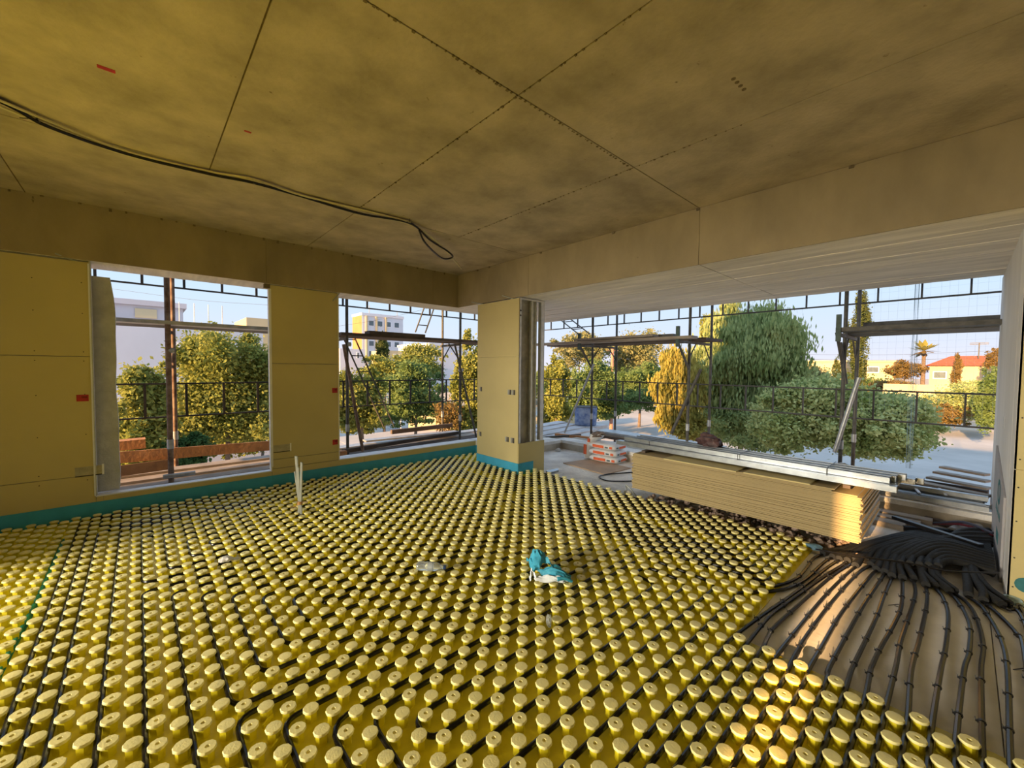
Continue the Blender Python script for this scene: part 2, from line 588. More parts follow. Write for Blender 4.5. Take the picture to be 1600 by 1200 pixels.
# window openings
for i, (x0, x1, s) in enumerate(((W1[0], W1[1], SILL1), (W2[0], W2[1], SILL2))):
    w = struct(MB().box((x0 - 0.01, WY - 0.006, s - 0.012), (x1 + 0.01, (5.97, 6.08)[i], s)).build('window_%d' % (i + 1), M_WHITE),
               ('unglazed opening with white sill behind the grey felt strip', 'unglazed opening with white sill next to the column')[i])
    MB().box((x0 - 0.012, WY - 0.004, s), (x0, 5.98, ZB - 0.002)).build('reveal', (M_FELT, M_WHITE)[i], w)
    if i == 0:
        MB().box((x1, WY - 0.004, s), (x1 + 0.012, 5.95, ZB - 0.06)).build('reveal', M_WHITE, w)
        MB().box((x1 - 0.05, WY - 0.004, ZB - 0.055), (x1 + 0.012, WY + 0.05, ZB - 0.005)).build('broken_corner', M_JOINT, w)
        MB().box((x1 - 0.004, WY - 0.008, s + 0.05), (x1 + 0.022, WY + 0.02, ZB - 0.06)).build('corner_bead', M_WHITE, w)
        MB().box((x0 - 0.02, WY - 0.008, s), (x0 - 0.008, WY + 0.02, ZB - 0.03)).build('corner_bead', M_WHITE, w)

# blue edge foam around the room
bf = struct(MB().box((XR, WY - 0.010, -0.06), (W2[1], WY - 0.001, 0.105)).build('baseboard_left', M_FOAM), 'blue foam edge strip along the left wall')
struct(MB().box((W2[1] - 0.010, 5.285, -0.06), (W2[1] - 0.001, WY - 0.010, 0.11)).build('baseboard_corner', M_FOAM), 'short blue foam edge strip in the corner behind the column')
struct(MB().box((W2[1], 5.285, ZS), (W2[1] + 0.25, WY + 0.2, SILL2 - 0.012)).box((W2[1] - 0.01, 5.285, SILL2 - 0.012), (W2[1] + 0.28, WY + 0.2, SILL2)).build('wall_low', M_WHITE), 'low white sill wall behind the column')

# column clad with plasterboard, open on its balcony side
CX0, CX1, CY0, CY1 = 4.05, 4.60, 4.315, 5.283
co = struct(MB().box((CX0 + 0.07, CY0 + 0.10, ZS), (CX1 - 0.08, CY1 - 0.03, ZB + 0.004)).build('column', pm('column_concrete', (0.46, 0.44, 0.40), 0.25, 6, 0.9, bump=0.4, bscale=40)),
            'concrete column clad in pale yellow plasterboard with bare metal studs on one side')
for z0, z1 in ((ZS, 1.665), (1.665, ZB - 0.016)):
    MB().cbox((CX0, CY0, z0 + 0.001), (CX0 + 0.013, CY1, z1 - 0.001), 0.001).build('plasterboard', M_BOARD, co)
MB().cbox((CX0 + 0.013, CY1 - 0.013, ZS), (CX1 - 0.1, CY1, ZB - 0.016), 0.001).build('plasterboard', M_BOARD, co)
MB().cbox((CX0 + 0.004, CY0 - 0.014, ZS), (CX1 - 0.005, CY0 - 0.001, 0.402), 0.001).build('plasterboard', M_BOARD, co)
# studs (U channels) on the open side
for (x0, x1) in ((CX0 + 0.014, CX0 + 0.055), (CX0 + 0.27, CX0 + 0.36), (CX0 + 0.46, CX0 + 0.53)):
    MB().box((x0, CY0, 0.405), (x0 + 0.003, CY0 + 0.06, ZB - 0.03)).box((x1 - 0.003, CY0, 0.405), (x1, CY0 + 0.06, ZB - 0.03)) \
        .box((x0, CY0 + (0 if x0 > CX0 + 0.4 or x0 < CX0 + 0.1 else 0.04), 0.405), (x1, CY0 + (0.003 if x0 > CX0 + 0.4 or x0 < CX0 + 0.1 else 0.043), ZB - 0.03)).build('metal_stud', M_STUD, co)
MB().box((CX0 + 0.014, CY0, ZB - 0.03), (CX1 - 0.02, CY0 + 0.06, ZB - 0.008)).build('top_track', M_STUD, co)
MB().box((CX0 + 0.09, CY0 + 0.098, 0.40), (CX0 + 0.10, CY0 + 0.10, 2.48)).build('felt_strip', M_FELT, co)
for z in (2.33, 2.26):
    MB().tube([(CX0 + 0.033, CY0 - 0.001, z), (CX0 + 0.033, CY0 + 0.001, z)], 0.014, 10).build('stud_hole', M_BOXD, co)
MB().box((CX0 - 0.009, CY0 - 0.02, -0.06), (CX0 - 0.001, CY1, 0.112)).build('edge_foam', M_FOAM, co)
MB().box((CX0 - 0.009, CY0 - 0.024, -0.06), (CX0 + 0.30, CY0 - 0.015, 0.113)).build('edge_foam', M_FOAM, co)


def sockets(name, label, c, plane, n, w=0.07, h=0.075, gap=0.012, parent=None, red=False):
    """flush electrical boxes: frame with dark recess; plane 'y' faces -Y (left wall), 'x' faces -X (column)"""
    t = thing(name, label, 'socket box', c)
    tot = n * w + (n - 1) * gap
    for i in range(n):
        a = -tot / 2 + i * (w + gap)
        def bx(a0, a1, z0, z1, d0, d1):
            if plane == 'y':
                return MB().box((c[0] + a0, c[1] - d1, c[2] + z0), (c[0] + a1, c[1] - d0, c[2] + z1))
            return MB().box((c[0] - d1, c[1] + a0, c[2] + z0), (c[0] - d0, c[1] + a1, c[2] + z1))
        if red:
            bx(a, a + w, -h / 2, h / 2, 0.0, 0.004).build('cover', M_RED, t)
            bx(a + w * 0.42, a + w * 0.9, -h * 0.02, h * 0.3, 0.004, 0.0055).build('knockout', pm('red_dark', (0.20, 0.01, 0.01), 0.2, 20, 0.6), t)
        else:
            bx(a, a + w, -h / 2, h / 2, 0.0, 0.003).build('recess', M_BOXG, t)
            bx(a, a + w * 0.3, -h * 0.5, h * 0.5, 0.003, 0.004).build('painted_shadow', M_BOXD, t)  # dark strip painted as the shade inside the box
            bx(a + w * 0.72, a + w, -h * 0.5, h * 0.5, 0.003, 0.004).build('flange', M_CONDUIT, t)
    return t


sockets('socket_box', 'red socket box cover left of the first window', (-0.416, WY, 1.163), 'y', 1, 0.085, 0.065, red=True)
sockets('socket_box', 'upper red socket box cover between the two windows', (2.012, WY, 1.167), 'y', 1, 0.07, 0.07, red=True)
sockets('socket_box', 'lower red socket box cover between the two windows', (2.012, WY, 0.444), 'y', 1, 0.07, 0.07, red=True)
sockets('socket_box', 'small single socket box on the column, upper left', (CX0, 5.19, 1.159), 'x', 1, 0.06, 0.07)
sockets('socket_box', 'double socket box on the column, upper right', (CX0, 4.46, 1.144), 'x', 2, 0.075, 0.075)
sockets('socket_box', 'small single socket box on the column, lower left', (CX0, 5.20, 0.437), 'x', 1, 0.06, 0.07)
sockets('socket_box', 'double socket box low on the column, right side', (CX0, 4.49, 0.437), 'x', 2, 0.08, 0.075, gap=0.04)
for nm, x, z, lb in (('wall_opening', -0.385, 0.43, 'shallow rectangular cutout in the board beside the felt strip'), ('wall_opening', 1.35, 0.443, 'rectangular cutout in the board right of the first window')):
    t = thing(nm, lb, 'cutout', (x, WY, z))
    MB().box((x - 0.10, WY - 0.002, z - 0.045), (x + 0.10, WY, z + 0.045)).build('recess', pm('cut_recess', (0.42, 0.38, 0.26), 0.2, 12, 0.9), t)
    MB().box((x - 0.10, WY - 0.005, z - 0.052), (x + 0.105, WY, z - 0.042)).build('lower_lip', M_BOXD, t)
    MB().box((x + 0.09, WY - 0.006, z - 0.05), (x + 0.105, WY, z + 0.055)).build('torn_edge', M_BOARDEDGE, t)
# grey rods poking out above the boards
for a, b, lb in (((86, 396), (126, 410), 'thin pale rod sticking out of the wall top left of the windows'),
                 ((520, 470), (537, 452), 'thin pale rod at the upper left corner of the second window'),
                 ((785, 462), (801, 467), 'thin pale rod sticking out above the column'),
                 ((737, 472), (752, 475), 'thin pale rod at the top of the column by the second window')):
    pl = ('y', WY - 0.03) if a[0] < 600 else ('x', CX0 - 0.03)
    p, q = at(*a, *pl), at(*b, *pl)
    q = q + (Vector((0, 0.05, 0)) if pl[0] == 'y' else Vector((0.05, 0, 0)))
    tag(MB().tube([p, p * 0.5 + q * 0.5, q], 0.007, 8).build('conduit_rod', M_CONDUIT), lb, 'rod')

# right wall of the balcony, partition and the rest of the room behind the camera
struct(MB().box((4.66, -0.45, ZS), (7.0, -0.25, ZB + 0.006)).build('wall_right', M_WHITEC), 'whitish fair-faced concrete wall at the end of the balcony')
MB().box((5.5, -0.2505, 1.02), (5.56, -0.249, 1.12)).build('cast_in_plate', M_STEELD, bpy.data.objects['wall_right'])
pa = struct(MB().box((4.375, YR, ZS), (4.64, -0.262, ZB + 0.004)).build('wall_partition', M_CORE), 'partition end with yellow plasterboard face and white edge')
for z0, z1 in ((ZS, 0.85), (0.85, ZB - 0.002)):
    MB().cbox((4.36, YR, z0 + 0.001), (4.374, -0.2515, z1 - 0.001), 0.001).build('plasterboard', M_BOARD, pa)
MB().box((4.36, -0.2615, ZS), (4.65, -0.25, ZB - 0.002)).build('end_board', M_WHITEC, pa)
k = MB()
for z in (0.05, 0.25, 0.5, 0.73, 0.92, 1.2, 1.5):
    k.tube([(4.3585, -0.275, z), (4.36, -0.275, z)], 0.005, 6)
tag(k.build('screw_heads', M_BOXD, pa), kind='stuff')
MB().tube([(4.357, -0.33, 0.08), (4.36, -0.33, 0.08)], 0.05, 14).build('teal_patch', M_TEAL, pa)
struct(MB().box((XR, YR - 0.2, ZS), (XB + 0.4, YR, ZC)).build('wall_side', M_WHITEC), 'plain wall behind the camera')
SLIT = (0.10, 0.27)
struct(MB().box((XR - 0.2, YR - 0.2, ZS), (XR, SLIT[0], ZC)).box((XR - 0.2, SLIT[1], ZS), (XR, 2.55, ZC)).box((XR - 0.2, 5.55, ZS), (XR, YE, ZC)).box((XR - 0.2, 2.55, ZS), (XR, 5.55, 0.4)).box((XR - 0.2, 2.55, 2.4), (XR, 5.55, ZC)).box((XR - 0.2, SLIT[0], 3.0), (XR, SLIT[1], ZC)).build('wall_back', M_WHITEC),
       'wall behind the camera with a narrow slit that lets the low sun in')

# balcony upstand along the slab edge
up = struct(MB().box((6.2, -0.25, ZS), (6.74, 5.38, 0.075)).box((5.0, 5.33, ZS), (6.22, 6.05, 0.075)).build('balcony_upstand', pm('upstand', (0.50, 0.43, 0.33), 0.15, 4, 0.9, bump=0.3, bscale=40)), 'low concrete upstand along the balcony edge')
MB().box((6.195, -0.25, 0.03), (6.5, 5.385, 0.085)).box((5.0, 5.325, 0.03), (6.2, 5.7, 0.085)).build('mortar_bed', M_SLAB, up)
MB().box((6.3, -0.24, 0.085), (6.42, 0.75, 0.10)).build('white_sill_strip', M_WHITE, up)

struct(MB().box((-16.0, 0.75, -3.6), (-11.0, 6.3, 12.5)).build('sun_blocker', M_WHITEC), 'unseen block behind the building, added to hold back the sun')  # added out of view, keeps sun from the back opening and nearer trees

struct(MB().box((-1.78, 4.55, ZS), (-1.62, WY + 0.014, ZC)).build('fill_blocker_left', M_WHITEC), 'unseen panel left of the camera, added to shade the left wall')  # added out of view, stops the area lamp reaching the left wall

struct(MB().box((-2.1, YR, 1.98), (-1.95, 4.6, ZC)).build('fill_blocker_top', M_WHITEC), 'unseen panel behind the camera, added to shade the right beam')  # added out of view, keeps direct lamp light off the right beam

# ------------------------------------------------------------------ floor heating: bare boards, nub mat, pipes
LP, LX0, LY0 = 0.0721911, 0.8935, 1.23086
ZM = -0.060                     # top of the bare boards / base of the mat


def lane(u, v, z=-0.0265):
    return Vector((LX0 + LP * u, LY0 + LP * v, z))


def inv_lane(p):
    return ((p.x - LX0) / LP, (p.y - LY0) / LP)


# boards under everything
UB = 23.0
bx0 = LX0 + LP * UB
bi = 0
for (x0, x1, y0, y1) in ((bx0 - 0.6, 4.34, -0.168, LY0 - 5.5 * LP), (bx0 - 0.6, 4.34, -1.37, -0.168), (bx0 - 0.6, 4.34, YR, -1.37)):
    o = MB().cbox((x0 + 0.002, y0 + 0.002, ZS), (x1 - 0.002, y1 - 0.002, ZM), 0.002).build('insulation_board', M_PANEL)
    tag(o, ('bare greyish insulation board next to the plasterboard stack', 'bare greyish insulation board at the right edge of the picture', 'bare greyish insulation board farther along beside the partition')[bi], 'board', 'bare insulation boards')
    bi += 1

# nub meshes
def nub_mesh(name, hole):
    n = 10
    prof = [(0.0262, ZM), (0.0238, ZM + 0.012), (0.0252, -0.017), (0.0318, -0.012), (0.0330, -0.005), (0.0305, 0.0)]
    k = MB()
    vs, fs = [], []
    for j, (r, z) in enumerate(prof):
        for i in range(n):
            a = 2 * math.pi * (i + 0.5) / n
            rr = r * (1.0 if j > 2 else (1.0 if i % 2 else 0.92))
            vs.append((rr * math.cos(a), rr * math.sin(a), z))
    for j in range(len(prof) - 1):
        for i in range(n):
            q = (i + 1) % n
            fs.append((j * n + i, j * n + q, (j + 1) * n + q, (j + 1) * n + i))
    b = (len(prof) - 1) * n
    if hole:
        for r, z in ((0.0085, 0.0005), (0.007, -0.008)):
            for i in range(n):
                a = 2 * math.pi * (i + 0.5) / n
                vs.append((r * math.cos(a), r * math.sin(a), z))
        for j in (0, 1):
            for i in range(n):
                q = (i + 1) % n
                fs.append((b + j * n + i, b + j * n + q, b + (j + 1) * n + q, b + (j + 1) * n + i))
        fs.append(tuple(b + 2 * n + i for i in range(n)))
    else:
        vs.append((0.003, 0.002, 0.0022))
        c = len(vs) - 1
        for i in range(n):
            fs.append((b + i, b + (i + 1) % n, c))
    k.add(vs, fs)
    me = k.mesh(name, smooth=True)
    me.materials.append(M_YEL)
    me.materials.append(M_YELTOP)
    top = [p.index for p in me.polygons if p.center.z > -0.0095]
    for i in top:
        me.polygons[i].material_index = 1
    return me, vs, fs


NUB_H = nub_mesh('nub_hollow', True)
NUB_U = nub_mesh('nub_flat', False)


def on_mat(u, v):
    p = lane(u, v)
    if p.y > WY - 0.045 or u > 48.2:
        return False
    if v < -5.6 and u > UB - 0.4:
        return False
    if p.x > CX0 - 0.035 and CY0 - 0.05 < p.y < CY1 + 0.02:
        return False
    if p.x > W2[1] - 0.04 and p.y > CY0 - 0.05:
        return False
    if u > 47.2 and v < 14 and v > -4 and False:
        return False
    return True


def in_view(p, marg=420):
    q = p - CAM
    d = q.dot(AXF)
    if d < 0.2:
        return False
    x = 800 + FPX * q.dot(AXR) / d
    y = 600 - FPX * q.dot(AXU) / d
    return -marg < x < 1600 + marg and -marg < y < 1200 + marg


mat_t = thing('floor_heating_mat', 'yellow studded floor heating mat covering the room floor', 'heating mat', (1.5, 2.5, ZM))
# base sheet: mat sheet cut around the bare boards and the column
sh = MB()
zt, zb_ = ZM + 0.004, ZM - 0.035
yb = LY0 - 5.55 * LP
sh.box((XR + 0.02, YR + 0.02, zb_), (LX0 + LP * (UB + 0.1), yb, zt))
sh.box((XR + 0.02, yb, zb_), (CX0 - 0.012, WY - 0.012, zt))
sh.box((CX0 - 0.012, yb, zb_), (LX0 + LP * 48.4, CY0 - 0.026, zt))
sh.box((CX0 - 0.012, CY1 + 0.002, zb_), (W2[1] - 0.012, WY - 0.012, zt))
sh.build('base_sheet', M_YEL, mat_t)
nubs = []
for u in range(-62, 49):
    for v in range(-26, 66):
        if (u - v) % 2 or (u % 2 != v % 2):
            continue
        if not on_mat(u, v):
            continue
        p = lane(u, v, 0.0)
        if not in_view(p):
            continue
        nubs.append(((p - CAM).length, u, v))
nubs.sort()
ml = Vector(mat_t.location)
for d, u, v in nubs[:300]:
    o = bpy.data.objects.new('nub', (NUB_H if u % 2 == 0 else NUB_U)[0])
    COL.objects.link(o)
    o.parent = mat_t
    o.location = lane(u, v, random.uniform(-0.0008, 0.0008)) - ml
    o.rotation_euler.z = random.choice((0, math.pi / 5, math.pi / 3)) + random.uniform(-0.1, 0.1)
    o.scale = (1, 1, random.uniform(0.97, 1.0))
far = MB()
for d, u, v in nubs[300:]:
    me, vs, fs = NUB_H if u % 2 == 0 else NUB_U
    p = lane(u, v, 0.0) - ml
    far.add([(x + p.x, y + p.y, z + p.z) for x, y, z in vs], fs)
fo_me = bpy.data.meshes.new('nub_field')
fo_me.from_pydata(far.v, [], far.f)
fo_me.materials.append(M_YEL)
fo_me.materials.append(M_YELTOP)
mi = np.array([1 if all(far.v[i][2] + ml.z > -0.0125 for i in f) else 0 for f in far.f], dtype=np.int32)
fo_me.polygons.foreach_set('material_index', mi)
fo_me.shade_smooth()
try:
    fo_me.set_sharp_from_angle(angle=math.radians(40))
except Exception:
    pass
tag(link_mesh('nub_field', fo_me, None, mat_t), kind='stuff')
# seams where neighbouring panels overlap: low ridges
for us in (3.0, -7.0, 21.0, 33.0):
    k = MB()
    for v in range(-24, 62, 2):
        p = lane(us, v + 0.5, ZM)
        if on_mat(us, v) and in_view(p):
            k.bar(lane(us - 0.32, v + 0.2, ZM + 0.012), lane(us + 0.32, v + 0.8, ZM + 0.012), 0.008, 0.02)
    if k.v:
        tag(k.build('panel_seam', M_YEL, mat_t), kind='stuff')

PR = 0.0112


def pipe(name, label, lanes=None, pts=None, r=PR, group='heating pipes in the mat', rad=1.15):
    P = []
    if lanes:
        P = rounded([lane(u, v, -0.0265) for u, v in lanes], rad * LP, 5)
    if pts:
        P = P + [Vector(p) for p in pts]
    o = MB().tube(P, r, 8).build(name, M_PIPE, smooth=True)
    return tag(o, label, 'pipe', group), P


def rings(rs, start, end):
    """inward spiral through the nested rectangles rs = [(u0,u1,v0,v1)]"""
    path = list(start)
    for i, (u0, u1, v0, v1) in enumerate(rs):
        path += [(u0, v1), (u0, v0), (u1, v0)]
        if i + 1 < len(rs):
            path += [(u1, rs[i + 1][3]), ]
        else:
            path += [(u1, v1), (u0 + 2, v1)]
    return path


# far left circuit below the windows
pipe('heating_pipe', 'black heating pipe spiralling in front of the second window', rings([(-12.5 + 2 * k, 30.5 - 2 * k, 35.5 + 2 * k, 49.5 - 2 * k) for k in range(4)], [(28.5, 49.5)], None))
# middle circuit
pipe('heating_pipe', 'black heating pipe spiralling in the middle of the mat behind the bottle', rings([(-8.5 + 2 * k, 29.5 - 2 * k, 12.5 + 2 * k, 29.5 - 2 * k) for k in range(5)], [(27.5, 29.5)], None))
# near circuit
pipe('heating_pipe', 'black heating pipe spiralling in the foreground of the mat',
     [(26.5, 11.5), (-8.5, 11.5), (-8.5, -5.5), (-6.6, -5.5)])
pipe('heating_pipe', 'black heating pipe bent into nested curves at the lower edge',
     [(31.5, 5.5), (31.5, 9.5), (-6.5, 9.5), (-6.5, -3.5), (-4.6, -3.5)])
pipe('heating_pipe', 'black heating pipe of the second nested loop in the foreground',
     [(29.5, 7.5), (-4.5, 7.5), (-4.5, -1.5), (29.5, -1.5), (29.5, 6.0)], rad=1.6)
pipe('heating_pipe', 'black heating pipe of the innermost loop in the foreground',
     [(27.5, 6.5), (-2.5, 6.5), (-2.5, 0.5), (27.5, 0.5), (27.5, 5.2), (25.0, 5.2), (25.0, 2.5), (-0.6, 2.5), (-0.6, 4.5), (22.5, 4.5)], rad=1.6)
# feeds that run up the left side and along the window wall
pipe('heating_pipe', 'black heating pipe running up the left side, nearest the green line', [(-18.5, -4), (-18.5, 62.5), (41.5, 62.5), (41.5, 59.5), (40.5, 59.5)])
pipe('heating_pipe', 'black heating pipe running up the left side, second from the green line', [(-17.5, -4), (-17.5, 61.5), (40.5, 61.5), (40.5, 60.5), (-16.5, 60.5), (-16.5, 57.5), (39.5, 57.5)])
pipe('heating_pipe', 'black heating pipe running up the left side, third from the green line', [(-16.5, -4), (-16.5, 55.5), (38.5, 55.5), (38.5, 56.5), (-15.5, 56.5)])
pipe('heating_pipe', 'black heating pipe running up the left side, fourth from the green line', [(-14.5, -4), (-14.5, 54.5), (37.5, 54.5), (37.5, 51.5), (-13.5, 51.5)])
pipe('heating_pipe', 'black heating pipe turning right behind the nested corners, left one', [(-12.5, -4), (-12.5, 33.5), (31.5, 33.5)])
pipe('heating_pipe', 'black heating pipe turning right behind the nested corners, right one', [(-10.5, -4), (-10.5, 31.5), (31.0, 31.5), (31.0, 12.0)])
# right circuit beside the plasterboard stack
pipe('heating_pipe', 'black heating pipe spiralling beside the plasterboard stack', rings([(33.5 + i, 46.5 - i, -4.5 + i, 27.5 - i) for i in range(6)], [(46.5, 27.5)], None), rad=1.4)
# far corner circuits
pipe('heating_pipe', 'black heating pipe spiralling at the foot of the column', rings([(33.5 + i, 42.5 - i * 0.9, 34.5 + i, 59.5 - i) for i in range(4)], [(42.5, 59.5)], None))
pipe('heating_pipe', 'black heating pipe between the column and the balcony edge', [(47.5, 40.5), (47.5, 28.5), (32.5, 28.5), (32.5, 29.5), (46.5, 29.5), (46.5, 40.5), (45.5, 40.5), (45.5, 30.5), (33.5, 30.5), (33.5, 31.5), (44.5, 31.5), (44.5, 41.0)])
pipe('heating_pipe', 'black heating pipe along the edge of the mat at the rubble', [(47.5, 27.5), (47.5, -1.5)])

# the supply pipes that leave the mat, cross the bare boards and slip into foam sleeves
S7 = lambda pts: [(1200 + a / 6.315, 860 + b / 6.315) for a, b in pts]
S8 = lambda pts: [(1400 + a / 6.315, 860 + b / 6.315) for a, b in pts]
S5 = lambda pts: [(1120 + a / 7.5, 800 + b / 7.5) for a, b in pts]
SUP = [
    S5([(560, 850), (750, 850), (930, 780), (1030, 680), (1120, 560), (1200, 510), (1260, 500)]),
    S5([(220, 960), (400, 940), (700, 920), (870, 880), (1050, 780), (1200, 640), (1300, 560), (1370, 540)]),
    S7([(0, 600), (180, 480), (380, 330), (600, 160), (710, 95)]),
    S7([(0, 665), (150, 545), (540, 270), (700, 170), (790, 110)]),
    S7([(0, 850), (90, 730), (490, 375), (640, 250), (760, 170), (860, 115)]),
    S7([(0, 1150), (240, 840), (540, 475), (760, 250), (870, 160)]),
    S7([(190, 1190), (350, 890), (630, 510), (890, 225), (1020, 150)]),
    S7([(390, 1190), (530, 950), (730, 610), (1000, 265), (1075, 195)]),
    S7([(590, 1190), (680, 1010), (930, 560), (1110, 290), (1155, 220)]),
    S7([(820, 1190), (870, 1080), (1060, 680), (1135, 470), (1185, 355), (1225, 260)]),
    S7([(1010, 1190), (1030, 1130), (1110, 960), (1240, 730)]) + S8([(50, 560), (65, 370), (62, 280)]),
    S8([(0, 1140), (40, 920), (80, 790), (160, 550), (190, 420), (180, 330), (165, 285)]),
    S8([(150, 1190), (230, 880), (300, 560), (305, 420), (290, 350)]),
    S8([(440, 1190), (490, 950), (515, 640), (470, 480), (430, 420), (370, 350)]),
    S8([(670, 1190), (720, 1010), (730, 750), (660, 580), (580, 470), (510, 405)]),
    S8([(840, 1190), (860, 950), (810, 710), (720, 540), (560, 405)]),
    S8([(1100, 1180), (1030, 860), (880, 600), (800, 520), (690, 445)]),
    S8([(1263, 980), (1190, 820), (1020, 640), (900, 540), (840, 495)]),
    S8([(1263, 700), (1100, 580), (1010, 540)]),
    S8([(1263, 620), (1180, 580), (1080, 530)]),
]
LANES = [None, -3.5, -5.5, -6.5, -7.5, -8.5, -9.5, -10.5, -11.5, -12.5, -13.5, -14.5, -15.5, -16.5, -17.5, -18.5, -19.5, -20.5, -21.5, -22.5]
ORD = ['first', 'second', 'third', 'fourth', 'fifth', 'sixth', 'seventh', 'eighth', 'ninth', 'tenth', 'eleventh', 'twelfth', 'thirteenth', 'fourteenth', 'fifteenth', 'sixteenth', 'seventeenth', 'eighteenth', 'nineteenth', 'twentieth']
# zip tie: ring with head and tail
k = MB()
ring = []
for i in range(12):
    a = 2 * math.pi * i / 12
    for (rr, zz) in ((PR + 0.001, -0.0035), (PR + 0.0035, -0.0035), (PR + 0.0035, 0.0035), (PR + 0.001, 0.0035)):
        ring.append((rr * math.cos(a), rr * math.sin(a), zz))
fs = []
for i in range(12):
    j = (i + 1) % 12
    for q in range(4):
        w = (q + 1) % 4
        fs.append((i * 4 + q, j * 4 + q, j * 4 + w, i * 4 + w))
k.add(ring, fs)
k.box((PR, -0.004, -0.003), (PR + 0.008, 0.004, 0.003))
k.bar((PR + 0.004, 0, 0), (PR + 0.010, 0.013, 0.003), 0.003, 0.0015)
TIE = k.mesh('zip_tie')
TIE.materials.append(M_TIE)
SLEEVE_ENDS = []
for i, px in enumerate(SUP):
    zz = ZM + PR + 0.001
    W = [at(x, y, 'z', zz + (0.010 if n == 0 else 0.004)) for n, (x, y) in enumerate(px)]
    lead = []
    if i == 0:
        lead = [lane(32.5, 25, -0.0265), lane(32.5, 10, -0.0265), lane(32.5, 0.0, -0.0265)]
    elif LANES[i] is not None:
        v = LANES[i]
        uend = min(inv_lane(W[0])[0] - 1.0, 22.0 if i > 1 else 27.5)
        lead = [lane(-4.5 if i == 1 else (-6.5 if i == 2 else -16.0), v, -0.0265), lane(uend - 4, v, -0.0265), lane(uend, v, -0.0265)]
        if i in (2, 3, 4):
            W = [w for w in W if inv_lane(w)[0] > 23.5]
    body = spline(lead + W, 6)
    o = MB().tube(body, PR, 8).build('supply_pipe', M_PIPE, smooth=True)
    tag(o, 'black supply pipe on the bare boards, %s counted from the plasterboard stack' % ORD[i], 'pipe', 'supply pipes on the bare boards')
    SLEEVE_ENDS.append((W[-1], (W[-1] - W[-2]).normalized()))
    # ties every 30 cm on the boards
    acc = 0.12
    ol = Vector(o.location)
    for a, b in zip(body[:-1], body[1:]):
        if inv_lane(a)[0] < 23.2 or (i < 2 and inv_lane(a)[1] > -5.8):
            continue
        acc += (b - a).length
        if acc > 0.30 + 0.05 * math.sin(i * 3.1):
            acc = 0.0
            t = bpy.data.objects.new('zip_tie', TIE)
            COL.objects.link(t)
            t.parent = o
            d = (b - a).normalized()
            q = d.to_track_quat('Z', 'Y')
            t.rotation_mode = 'QUATERNION'
            t.rotation_quaternion = q
            t.location = a - ol
# foam sleeves sweep to the right behind the partition
ns = len(SLEEVE_ENDS)
for i, (p, d) in enumerate(SLEEVE_ENDS):
    f = i / (ns - 1)
    rr = 0.026
    tx = 5.45 - 0.92 * f
    z0 = ZM + rr + 0.006
    lift = 0.02 + 0.07 * (1 - abs(2 * f - 1))
    st = Vector((p.x, p.y, z0)) - d * 0.02
    mid = Vector((p.x, p.y, z0 + 0.01)) + Vector((d.x, d.y, 0)).normalized() * (0.16 + 0.25 * (1 - f))
    mid2 = Vector((tx - 0.05, 0.22 - 0.25 * f, z0 + lift))
    if i > 15:
        mid = Vector((p.x + 0.12, p.y - 0.01, z0 + 0.01))
        mid2 = Vector((max(tx, 4.70), -0.08, z0 + 0.02))
    end = Vector((max(tx, 4.72), -0.21, z0 + lift * 0.8))
    path = [st, mid, mid2, end] if i < 18 else [st, st + Vector((0.2, 0.10, 0.01)), Vector((4.75, -0.1, z0 + 0.04)), end]
    o = MB().tube(spline(path, 8), rr, 10).build('foam_sleeve', M_SLEEVE, smooth=True)
    tag(o, 'black foam sleeve swallowing the %s supply pipe counted from the stack' % ORD[i], 'pipe sleeve', 'foam sleeves bundled beside the partition')
for j in range(9):
    f = j / 8
    y0 = 0.46 - 0.03 * j
    path = [(4.34 + 0.02 * j, 0.48 - 0.05 * j, ZM + 0.03 + 0.006 * j), (4.65 + 0.05 * j, 0.42 - 0.045 * j, ZM + 0.05 + 0.008 * (j % 3)), (5.15 + 0.05 * j, 0.05 - 0.01 * j, ZM + 0.075 + 0.012 * (j % 3)), (5.5 + 0.05 * j, -0.21, ZM + 0.05 + 0.012 * (j % 3))]
    o = MB().tube(spline(path, 8), 0.025, 10).build('foam_sleeve', M_SLEEVE, smooth=True)
    tag(o, 'black foam sleeve in the upper layer of the bundle beside the partition', 'pipe sleeve', 'upper layer of foam sleeves')
tag(MB().tube(spline([at(1275, 858, 'z', 0.0), at(1330, 868, 'z', 0.06), at(1420, 880, 'z', 0.10), at(1480, 892, 'z', 0.10), at(1560, 895, 'z', 0.06)], 8), 0.006, 8).build('thin_cable', M_PIPE, smooth=True), 'thin black cable lying across the bundle of foam sleeves', 'cable')
for zz, cc, lb in ((0.02, (0.10, 0.012, 0.02), 'dark red cable behind the foam sleeves by the partition'), (0.045, (0.03, 0.03, 0.05), 'dark blue cable behind the foam sleeves by the partition')):
    tag(MB().tube(spline([(6.05, 0.55, ZS + 0.02), (6.0, 0.2, ZS + 0.03), (5.9, -0.05, zz), (5.7, -0.23, zz)], 8), 0.012, 8).build('coloured_cable', pm('cable_%s' % zz, cc, 0.2, 8, 0.5), smooth=True), lb, 'cable')
# green paint line sprayed along the left of the mat
P = spline([lane(-19.5, 56), lane(-19.6, 40), lane(-19.9, 30), lane(-20.1, 22), lane(-20.4, 10)], 10)
gl = MB()
for p, q in zip(P[:-1], P[1:]):
    gl.bar((p.x, p.y, ZM + 0.006), (q.x, q.y, ZM + 0.006), 0.036, 0.004)
gl.tube([Vector((p.x, p.y, ZM + 0.016)) for p in P], 0.010, 6)
tag(gl.build('green_line', pm('green_paint', (0.02, 0.26, 0.17), 0.3, 9, 0.6)), 'dark green line running along the left of the mat', 'green line')

